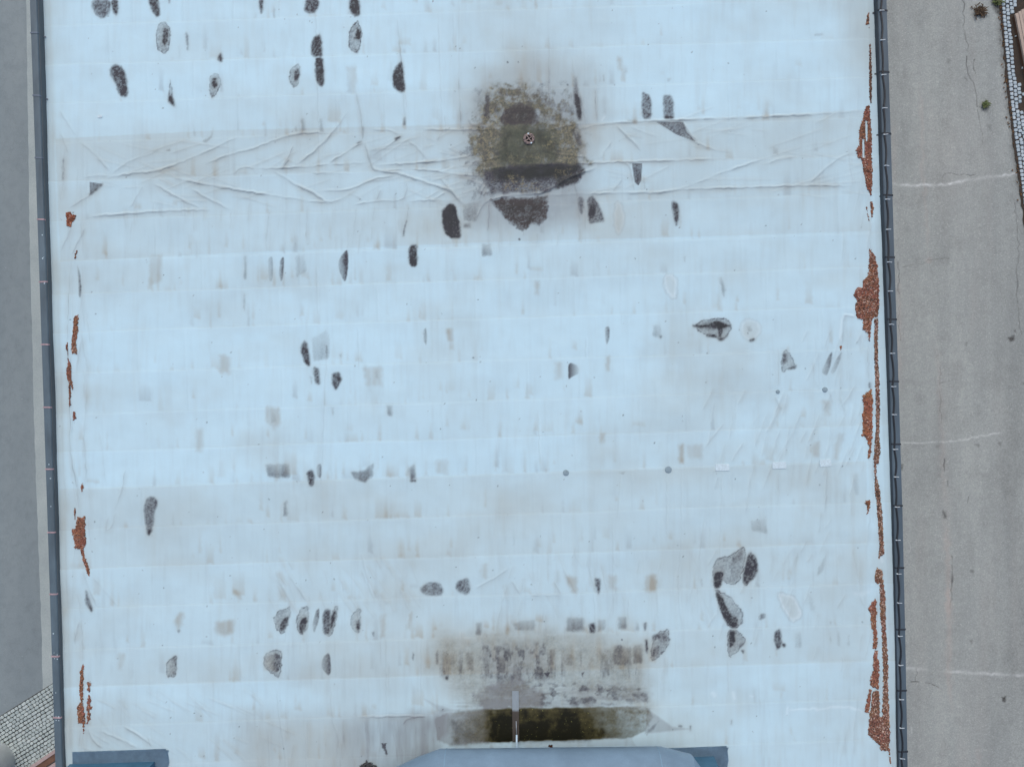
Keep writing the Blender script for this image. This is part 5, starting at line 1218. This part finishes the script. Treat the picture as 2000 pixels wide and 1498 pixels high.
# left road and the paler strip along the wall
M_road, t, b = new_mat('left_road_asphalt')
v = objcoord(t)
n1 = noise(t, .7, 5, .6, vec=objcoord(t, (1, .25, 1))); n2 = noise(t, 55, 3, .75, vec=v); n3 = noise(t, 4, 4, .6, vec=v)
c = mixc(t, mathn(t, 'MULTIPLY_ADD', n1, 2.4, -.7, clamp=True), (.200, .250, .265), (.145, .19, .21))
c = mixc(t, mathn(t, 'MULTIPLY', mathn(t, 'MULTIPLY_ADD', n2, 2.4, -.7, clamp=True), .30), c, (.36, .385, .40))
c = mixc(t, mathn(t, 'MULTIPLY', mathn(t, 'MULTIPLY_ADD', n3, 3, -1.4, clamp=True), .35), c, (.11, .14, .16))
n5 = noise(t, 17, 2, .6, vec=v)
c = mixc(t, mathn(t, 'MULTIPLY_ADD', n5, 22, -16.0, clamp=True), c, (.42, .46, .46))
n6 = noise(t, 1.3, 8, .75, vec=objcoord(t, (1, .5, 1)))
hair = mathn(t, 'MULTIPLY_ADD', mathn(t, 'ABSOLUTE', mathn(t, 'SUBTRACT', n6, .5)), -90, 1.0, clamp=True)
c = mixc(t, mathn(t, 'MULTIPLY', hair, .22), c, (.07, .085, .095))
t.links.new(c, b.inputs['Base Color']); b.inputs['Roughness'].default_value = .85
bump(t, b, n2, .4, .01)

def sheet(name, pts, z, mat, kind='structure'):
    bm = bmesh.new()
    vs = [bm.verts.new(G(x, y, 0) + Vector((0, 0, z))) for x, y in pts]
    bm.faces.new(vs)
    bmesh.ops.recalc_face_normals(bm, faces=bm.faces)
    if bm.faces[:][0].normal.z < 0: bmesh.ops.reverse_faces(bm, faces=bm.faces)
    return tag(from_bm(name, bm, mat), kind=kind)
sheet('road', [(-900, -500), (330, -500), (330, 2000), (-900, 2000)], 0.0, M_road)

M_side, t, b = new_mat('pale_gritty_strip')
v = objcoord(t)
n1 = noise(t, 1.2, 5, .6, vec=v); n2 = noise(t, 45, 3, .8, vec=v)
c = mixc(t, mathn(t, 'MULTIPLY_ADD', n1, 2.4, -.7, clamp=True), (.40, .465, .465), (.31, .37, .375))
c = mixc(t, mathn(t, 'MULTIPLY', mathn(t, 'MULTIPLY_ADD', n2, 3, -1.0, clamp=True), .4), c, (.17, .19, .20))
t.links.new(c, b.inputs['Base Color']); b.inputs['Roughness'].default_value = .9
bump(t, b, n2, .5, .01)
edge = [(44, -500), (51, 0), (54, 200), (55, 260), (58.5, 500), (63, 660), (66, 800), (71, 950), (73, 1000), (77, 1110), (82, 1250), (83.5, 1345)]
ej = []
rj = random.Random(2)
for (a0, a1), (b0, b1) in zip(edge[:-1], edge[1:]):
    n = max(2, int((b1 - a1) / 14))
    for k in range(n): ej.append((a0 + (b0 - a0) * k / n + rj.uniform(-.7, .7), a1 + (b1 - a1) * k / n))
ej.append(edge[-1])
sheet('pavement', ej + [(180, 1345), (330, 1345), (330, -500)], .005, M_side)

# granite setts
def sett_mat(name, a, b2):
    m, t, b = new_mat(name)
    at = N(t, 'ShaderNodeAttribute', attribute_name='stone')
    n2 = noise(t, 60, 3, .7, vec=objcoord(t))
    c = mixc(t, at.outputs['Fac'], a, b2)
    c = mixc(t, mathn(t, 'MULTIPLY', mathn(t, 'MULTIPLY_ADD', n2, 2, -.5, clamp=True), .3), c, tuple(x * .5 for x in a))
    t.links.new(c, b.inputs['Base Color']); b.inputs['Roughness'].default_value = .75
    bump(t, b, n2, .3, .005)
    return m
M_sett = sett_mat('granite_setts', (.35, .42, .42), (.46, .53, .53))
M_sett_b = sett_mat('blue_granite_setts', (.36, .45, .50), (.47, .55, .60))
M_joint = worn('dark_joint_earth', (.045, .047, .045), .3, 6, .95, 0.0, 40, .4)
M_joint_b = worn('brown_joint_earth', (.075, .060, .045), .35, 6, .95, 0.0, 40, .4)
M_soil = worn('dark_damp_soil', (.022, .020, .018), .4, 5, .95, 0.0, 25, .5, col2=(.075, .055, .04))

def setts(name, stones, mat, z0=.0, hgt=.022):
    """stones: list of (centre, ex, ey, half_x, half_y, tone)"""
    verts, faces, tone = [], [], []
    r = np.random.default_rng(3)
    for c, ex, ey, hx, hy, tn in stones:
        base = len(verts)
        tilt = r.uniform(-.004, .004, 2)
        for s, zz in ((1.0, -.004), (1.0, hgt * .55), (.80, hgt)):
            for sx, sy in ((1, .62), (.62, 1), (-.62, 1), (-1, .62), (-1, -.62), (-.62, -1), (.62, -1), (1, -.62)):
                p = c + ex * (hx * sx * s) + ey * (hy * sy * s)
                verts.append((p.x, p.y, z0 + zz + tilt[0] * sx + tilt[1] * sy))
        for k in range(2):
            for j in range(8):
                faces.append((base + k * 8 + j, base + k * 8 + (j + 1) % 8, base + (k + 1) * 8 + (j + 1) % 8, base + (k + 1) * 8 + j))
        faces.append(tuple(base + 16 + j for j in range(8)))
        tone += [tn] * 24
    me = bpy.data.meshes.new(name); me.from_pydata(verts, [], faces)
    a = me.attributes.new('stone', 'FLOAT', 'POINT'); a.data.foreach_set('value', np.array(tone, np.float32))
    o = link_mesh(name, me, mat, None, False)
    return o

# wedge of setts, lower left
rs = random.Random(9)
p00 = G(0, 1399); p01 = G(106, 1332.5)
ex = (p01 - p00).normalized(); ey = Vector((ex.y, -ex.x, 0))
sheet('sett_bed', [(-300, 1586), (0, 1398), (106, 1332), (330, 1191), (330, 1330), (111, 1462), (-300, 1720)], .010, M_joint)
st_ = []
rows = 17
yy = .0
pitch = .0885
for r_ in range(rows):
    x = -1.2 + rs.uniform(0, .1)
    while x < 2.6:
        L = rs.uniform(.085, .135) if rs.random() < .9 else rs.uniform(.14, .17)
        cpos = p00 + ex * (x + L / 2) + ey * (pitch * (r_ + .5) + .006 * math.sin(x * 2 + r_))
        st_.append((cpos, ex, ey, L / 2 - rs.uniform(.004, .008), pitch / 2 - rs.uniform(.004, .008), rs.random()))
        x += L
tag(setts('setts', st_, M_sett, .010), kind='structure')

# ------------------------------------------------------------------ lane on the right, with cracks and wear
gx = np.concatenate([np.linspace(1380, 1690, 40)[:-1], np.arange(1690, 2012, 1.35), np.linspace(2013, 2160, 20)]); gy = np.concatenate([np.linspace(-500, -30, 12)[:-1], np.arange(-30, 1530, 1.5), np.linspace(1531, 2000, 12)])
X, Y = np.meshgrid(gx, gy)
A = Field(X, Y)
for k in ('crack', 'paint', 'tan', 'dark'): A.mask(k)
T3 = lambda r, P: tile(3, r, P)
for i, (P, a, w) in enumerate([
  (T3(0,[(1140,0),(1145,60),(1143,150),(1150,210),(1168,250),(1173,310)]), .95, .9), (T3(0,[(1162,330),(1160,400),(1175,440),(1190,480),(1215,540),(1225,590),(1225,630)]), 1.0, 1.1), (T3(0,[(1150,450),(1165,480)]), .6, .8), (T3(0,[(1203,350),(1207,400),(1205,440)]), .6, .7),
  (T3(0,[(1225,630),(1245,635)]), .6, .8), (T3(0,[(1232,640),(1238,700),(1245,780),(1255,840)]), .5, .8), (T3(0,[(1020,1040),(1060,1015),(1140,1022),(1190,1035),(1215,1020)]), .75, .8), (T3(0,[(1290,640),(1293,700)]), .5, .8),
  (T3(0,[(1445,1190),(1450,1300),(1465,1400),(1465,1498)]), .55, .9), (T3(1,[(1460,0),(1455,100),(1455,260),(1465,350),(1480,460)]), .75, 1.1), (T3(1,[(760,30),(765,160),(770,300),(762,380),(772,500)]), .55, .9), (T3(1,[(780,62),(860,50),(930,40)]), .6, .9), (T3(1,[(930,25),(1000,15),(1060,20)]), .5, .8),
  (T3(1,[(1000,650),(1005,800),(1010,900),(1015,980)]), .45, .9), (T3(1,[(1025,1190),(1030,1250)]), .8, 1.4), (T3(1,[(1010,745),(1080,728)]), .5, .8), (T3(1,[(1178,1410),(1175,1450)]), .6, 1), (T3(1,[(1048,1310),(1045,1340)]), .6, 1.5), (T3(2,[(1070,260),(1075,350),(1075,470),(1070,560)]), .6, 1), (T3(2,[(865,920),(868,1005)]), .5, .9), (T3(2,[(838,1003),(880,1005)]), .9, 1.2), (T3(2,[(920,1000),(950,1000)]), .7, 1.0), (T3(2,[(955,1018),(995,1030)]), .55, 1.0), (T3(2,[(1030,0),(1032,40)]), .6, 3),
  (T3(0,[(1390,300),(1400,420),(1420,560),(1440,800),(1450,900)]), .35, 2)]):
    A.line('crack', P, a, w * .8, wob=3.0, seed=i, taper=False, vary=.7)
for i, (P, a, w) in enumerate([(T3(0,[(720,1075),(800,1085),(1000,1085),(1100,1070),(1200,1050),(1320,1035),(1450,1018)]), .62, 3.0), (T3(0,[(1060,1075),(1200,1052),(1290,1040)]), .35, 1.8),
  (T3(1,[(770,1088),(900,1095),(1010,1090),(1070,1085),(1250,1055),(1380,1025),(1498,995),(1600,970)]), .5, 1.7), (T3(1,[(1060,1085),(1250,1055),(1350,1035)]), .4, 1.4), (T3(2,[(800,920),(950,928),(1080,940),(1280,950),(1498,960),(1640,965)]), .5, 3.6), (T3(2,[(810,170),(840,200),(830,235),(800,240)]), .22, 1.4), (T3(2,[(838,1260),(845,1300)]), .4, 1.4)]):
    A.line('paint', P, a * .8, w * .85, wob=2, seed=i + 50, taper=False, vary=1.0)
for P, a, w in [(T3(0,[(890,500),(900,800),(905,1000),(915,1150),(940,1498)]), .35, 4), (T3(1,[(990,500),(1010,900),(1020,1200),(1035,1498)]), .28, 5), (T3(2,[(1035,0),(1050,200),(1055,500),(1060,750),(1050,1000),(1080,1190)]), .55, 6), (T3(2,[(1050,440),(1055,620)]), .5, 5), (T3(1,[(760,100),(765,450),(765,800)]), .4, 4), (T3(2,[(1225,1380),(1235,1490)]), .3, 5), (T3(1,[(930,20),(950,40)]), .5, 6), (T3(0,[(740,700),(730,900),(735,1100)]), .25, 6)]:
    A.line('tan', P, a, w, 'add', wob=4, seed=7)
for P, a, s in [([(1985, -30), (1955, -30), (1948, 60), (1962, 180), (1975, 280), (1985, 360), (2010, 420), (2100, 420), (2100, -30)], .5, 8), (T3(0,[(1300,0),(1370,0),(1370,120),(1330,80)]), .9, 5), (T3(0,[(1400,640),(1440,640),(1440,760),(1415,740)]), .7, 4), (T3(0,[(1440,820),(1480,820),(1490,960),(1450,940)]), .5, 5), (T3(0,[(1190,90),(1240,70),(1290,100),(1250,100)]), .6, 5), (T3(0,[(1245,640),(1290,620),(1280,660)]), .6, 4), (T3(0,[(1280,735),(1300,735),(1300,755)]), .55, 4),
             (T3(1,[(1405,480),(1440,465),(1440,495),(1415,500)]), .95, 3), (T3(1,[(1435,435),(1450,432),(1448,452)]), .95, 2), (T3(1,[(1145,505),(1165,505),(1160,530)]), .6, 3), (T3(1,[(1485,740),(1510,740),(1510,760)]), .9, 3), (T3(1,[(1210,1100),(1235,1100),(1230,1115)]), .6, 3), (T3(1,[(775,1220),(790,1215),(785,1250),(778,1250)]), .7, 2), (T3(2,[(1365,1085),(1390,1080),(1388,1115),(1370,1110)]), .9, 2), (T3(2,[(1180,350),(1205,345),(1200,360)]), .6, 3), (T3(2,[(1180,755),(1195,750),(1190,770)]), .55, 3), (T3(2,[(1020,0),(1045,0),(1040,45),(1022,40)]), .5, 4), (T3(0,[(1050,350),(1070,350),(1065,375),(1050,372)]), .4, 4), (T3(1,[(980,1110),(1000,1110),(995,1125)]), .4, 3), (T3(1,[(1345,1095),(1365,1090),(1360,1115)]), .5, 3)]:
    A.fill('dark', P, a, s, 2, 31, cell=8)
A.mask('dark')[:] += np.clip(fbm(X, Y, (26, 30), 47, 4) - .5, 0, 1) * .4 + np.clip(fbm(X, Y, (34, 420), 48, 3) - .5, 0, 1) * .35 + np.clip(fbm(X, Y, (200, 320), 41, 4) - .5, 0, 1) * .35 + .14 * sstep(1880, 1990, X) * sstep(150, 350, Y)
A.mask('tan')[:] += np.clip(fbm(X, Y, (40, 300), 43, 4) - .5, 0, 1) * .5
for k in A.m: A.m[k] = np.clip(A.m[k], 0, 1)
h = (fbm(X, Y, (120, 120), 44) - .5) * .012 - .008 * A.m['crack']
me = grid_mesh('lane', X, Y, h + .012, 0.0)
add_mask(me, 'wear', (A.m['crack'], A.m['paint'], A.m['tan'])); add_mask(me, 'stain', (A.m['dark'], A.m['dark'], A.m['dark']))
M_lane, t, b = new_mat('worn_lane_asphalt')
wv, sv = attr(t, 'wear'), attr(t, 'stain')
v = objcoord(t)
n1 = noise(t, .9, 6, .65, vec=objcoord(t, (1.6, .22, 1))); n2 = noise(t, 24, 1.5, .8, vec=v); n3 = noise(t, 33, 1.0, .8, vec=v); n4 = noise(t, 7, 4, .7, vec=v)
c = mixc(t, mathn(t, 'MULTIPLY_ADD', n1, 2.4, -.7, clamp=True), (.355, .39, .375), (.265, .295, .29))
c = mixc(t, mathn(t, 'MULTIPLY', mathn(t, 'MULTIPLY_ADD', n2, 4.0, -1.7, clamp=True), .36), c, (.20, .215, .215))
c = mixc(t, mathn(t, 'MULTIPLY', mathn(t, 'MULTIPLY_ADD', n3, 6.0, -3.5, clamp=True), .38), c, (.60, .62, .61))
c = mixc(t, mathn(t, 'MULTIPLY', mathn(t, 'MULTIPLY_ADD', n4, 3, -1.3, clamp=True), .32), c, (.20, .215, .22))
c = mixc(t, mathn(t, 'MULTIPLY', wv[2], .6, clamp=True), c, (.40, .35, .32))
c = mixc(t, mathn(t, 'MULTIPLY', sv[0], mathn(t, 'MULTIPLY_ADD', n2, 1.2, .3), clamp=True), c, (.055, .055, .052))
c = mixc(t, mathn(t, 'MULTIPLY', wv[0], .85, clamp=True), c, (.045, .045, .045))
c = mixc(t, mathn(t, 'MULTIPLY', wv[1], mathn(t, 'MULTIPLY_ADD', n4, 3.2, -.95), clamp=True), c, (.72, .76, .77))
t.links.new(c, b.inputs['Base Color']); b.inputs['Roughness'].default_value = .85
bump(t, b, n2, .5, .012)
tag(link_mesh('lane', me, M_lane), kind='structure')

# setts and soil beside the lane
cob = [(1951, -60), (1953, 0), (1957, 50), (1962, 110), (1968, 170), (1973, 215), (1979, 270), (1985, 310), (1991, 350), (1998, 410), (2006, 480), (2020, 600)]
def cobx(py): return float(np.interp(py, [c_[1] for c_ in cob], [c_[0] for c_ in cob]))
sheet('soil', [(cobx(y) - 2 + rs.uniform(-2.5, 1), y) for y in range(-300, 610, 9)] + [(2400, 610), (2400, -300)], .024, M_soil)
st_ = []
r9 = random.Random(12)
py = -60.0
while py < 600:
    nst = 4 if py > 190 or py < 14 else 3 if py < 40 or py > 150 else 2
    if py > 150: nst = 7
    if 40 <= py <= 150: nst = 2
    x = cobx(py)
    d = (G(cobx(py + 20), py + 20) - G(cobx(py), py)).normalized()
    n_ = Vector((-d.y, d.x, 0))
    if n_.x < 0: n_ = -n_
    pos = 0.0
    for k in range(nst):
        w_ = r9.uniform(.088, .112)
        if k >= 2 and 14 < py < 230 and r9.random() < .55: pos += w_; continue
        cpos = G(x, py) + n_ * (pos + w_ / 2 + .012) + d * (r9.uniform(-.012, .012) + (.045 if k % 2 else 0))
        a_ = r9.uniform(-.12, .12)
        dx = Vector((n_.x * math.cos(a_) - n_.y * math.sin(a_), n_.x * math.sin(a_) + n_.y * math.cos(a_), 0)); dy = Vector((-dx.y, dx.x, 0))
        st_.append((cpos, dx, dy, w_ / 2 - .008, r9.uniform(.040, .046), r9.random()))
        pos += w_
    # loose stones lying in the soil
    if 30 < py < 200 and r9.random() < .7:
        cpos = G(x, py) + n_ * r9.uniform(.3, .62)
        s_ = r9.uniform(.012, .04)
        st_.append((cpos, Vector((1, 0, 0)), Vector((0, 1, 0)), s_, s_ * .8, r9.random()))
    py += 7.9
tag(setts('sett_kerb', st_, M_sett_b, .026), kind='structure')

# weathered timber deck in the upper right corner
def timbers():
    zt = .17
    c = G(1983, 27, zt)
    d = (G(2000, 113, zt) - c); d.z = 0; d.normalize()                     # along the boards, downwards in plan
    n_ = Vector((-d.y, d.x, 0)); n_ = n_ if n_.x > 0 else -n_
    e = empty('timber_stack', Vector((c.x + .3, c.y - .6, 0)), 'low stack of weathered timber boards beside the stone setts', 'timber')
    rz = math.atan2(d.y, d.x)
    L = 2.6
    w = .085
    for k in range(6):
        bm = bmesh.new()
        ctr = c + d * (L / 2 + (.0 - .05 * k * 0)) + n_ * (w * (k + .5)) + Vector((0, 0, -.03 + .003 * (k % 2)))
        ctr += d * (-.035 * k)
        box(bm, ctr, (L, w - .008, .06), rz, .006)
        from_bm('board', bm, M_timber, e)
    bm = bmesh.new()
    box(bm, c + d * (L / 2 + .03) + n_ * .26 + Vector((0, 0, -.115)), (L, .50, .108), rz, .006)
    from_bm('beam', bm, M_timber_brown, e)
timbers()

# weeds
def weed(px, py, n, L, mat, label, cat, name, seed, spread=.03, green=None, z=.02):
    r = random.Random(seed)
    c = G(px, py, 0)
    e = empty(name, Vector((c.x, c.y, .012)), label, cat)
    bm = bmesh.new()
    for _ in range(n):
        a_ = r.uniform(0, 6.3)
        leaf_blade(bm, (c.x + r.gauss(0, spread), c.y + r.gauss(0, spread), z + r.uniform(0, .03)), r.uniform(*L), r.uniform(.012, .03), a_, r.uniform(.1, .9), r.uniform(0, .2), r)
    from_bm('leaves', bm, mat, e)
    bm = bmesh.new()
    for k in range(7):
        a_ = r.uniform(0, 6.3)
        tube(bm, [c + Vector((0, 0, .012)), c + Vector((math.cos(a_) * .05, math.sin(a_) * .05, .04)), c + Vector((math.cos(a_) * .13, math.sin(a_) * .10, .018))], [.006, .004, .002], 5)
    from_bm('stems', bm, M_weed_brown, e)
weed(1922.5, 206, 80, (.05, .10), M_weed, 'small green weed growing from the crack in the lane', 'weed', 'weed', 1, .03)
weed(1912, 25, 130, (.05, .12), M_weed_brown, 'dead brown weed tuft on the lane near the timber stack', 'weed', 'weed', 2, .07)
weed(1946, 4, 90, (.05, .12), M_weed, 'bright green weed at the end of the stone setts', 'weed', 'weed', 3, .05)
# round fallen leaves along the soil
bm = bmesh.new()
r = random.Random(8)
for _ in range(70):
    y = r.uniform(0, 400)
    p = G(cobx(y) - abs(r.gauss(0, 5)) + 1, y)
    leaf_blade(bm, (p.x, p.y, .03), r.uniform(.03, .07), r.uniform(.015, .035), r.uniform(0, 6.3), r.uniform(-.05, .2), .1, r)
bmesh.ops.solidify(bm, geom=bm.faces[:], thickness=.002)
tag(from_bm('fallen_leaves', bm, worn('orange_leaves', (.26, .13, .05), .3, 20, .7, col2=(.10, .07, .03))), kind='stuff')

# ------------------------------------------------------------------ pale round tank and timbers, lower left
def tank():
    zt = 1.2
    c = G(-7, 1500, 0)
    e = empty('storage_tank', Vector((c.x, c.y, 0)), 'pale round topped tank standing on the stone setts, lower left corner', 'tank')
    rad = .52
    cc = Vector((-12.70 - rad, -9.14 - rad, 0))
    seg = 48
    bm = bmesh.new()
    rings = []
    for rr_, z in ((rad * .96, .01), (rad * .97, .3), (rad * .97, .8), (rad, 1.0), (rad * .99, 1.05), (rad * .95, 1.10), (rad * .86, 1.16), (rad * .7, 1.21), (rad * .45, 1.25), (rad * .12, 1.27)):
        rings.append([bm.verts.new((cc.x + rr_ * math.cos(2 * math.pi * k / seg), cc.y + rr_ * math.sin(2 * math.pi * k / seg), z)) for k in range(seg)])
    for a_, b_ in zip(rings[:-1], rings[1:]):
        for k in range(seg): bm.faces.new((a_[k], a_[(k + 1) % seg], b_[(k + 1) % seg], b_[k]))
    bm.faces.new(rings[-1])
    from_bm('shell', bm, M_tank, e, True)
    bm = bmesh.new()
    pts = [cc + Vector((rad * .74 * math.cos(a_), rad * .74 * math.sin(a_) - .0, 1.20)) for a_ in np.linspace(0, 2 * math.pi, 49)]
    tube(bm, pts, .02, 8, cap=False)
    from_bm('hoop', bm, M_tank, e, True)
tank()
def beams():
    for k, (a_, b_, mat, lab, w, zt) in enumerate((((62, 1497), (116, 1460.5), M_timber_pink, 'pale pinkish timber lying along the edge of the setts', .085, .10), ((72, 1501), (120, 1469), M_timber_brown, 'dark brown timber between the pinkish ones, lower left', .16, .075), ((90, 1510), (126, 1486), M_timber_pink, 'broad pale pinkish board partly under the roof edge, lower left', .24, .11))):
        A_, B_ = G(*a_), G(*b_)
        d = (B_ - A_).normalized()
        bm = bmesh.new()
        A2 = A_ - d * 1.0; B2 = B_ + d * 1.2
        ctr = (A2 + B2) / 2
        box(bm, ctr + Vector((0, 0, .008 + zt / 2)), ((B2 - A2).length, w, zt), math.atan2(d.y, d.x), .008)
        tag(from_bm('timber_beam', bm, mat), lab, 'timber', 'timbers lying by the setts')
beams()
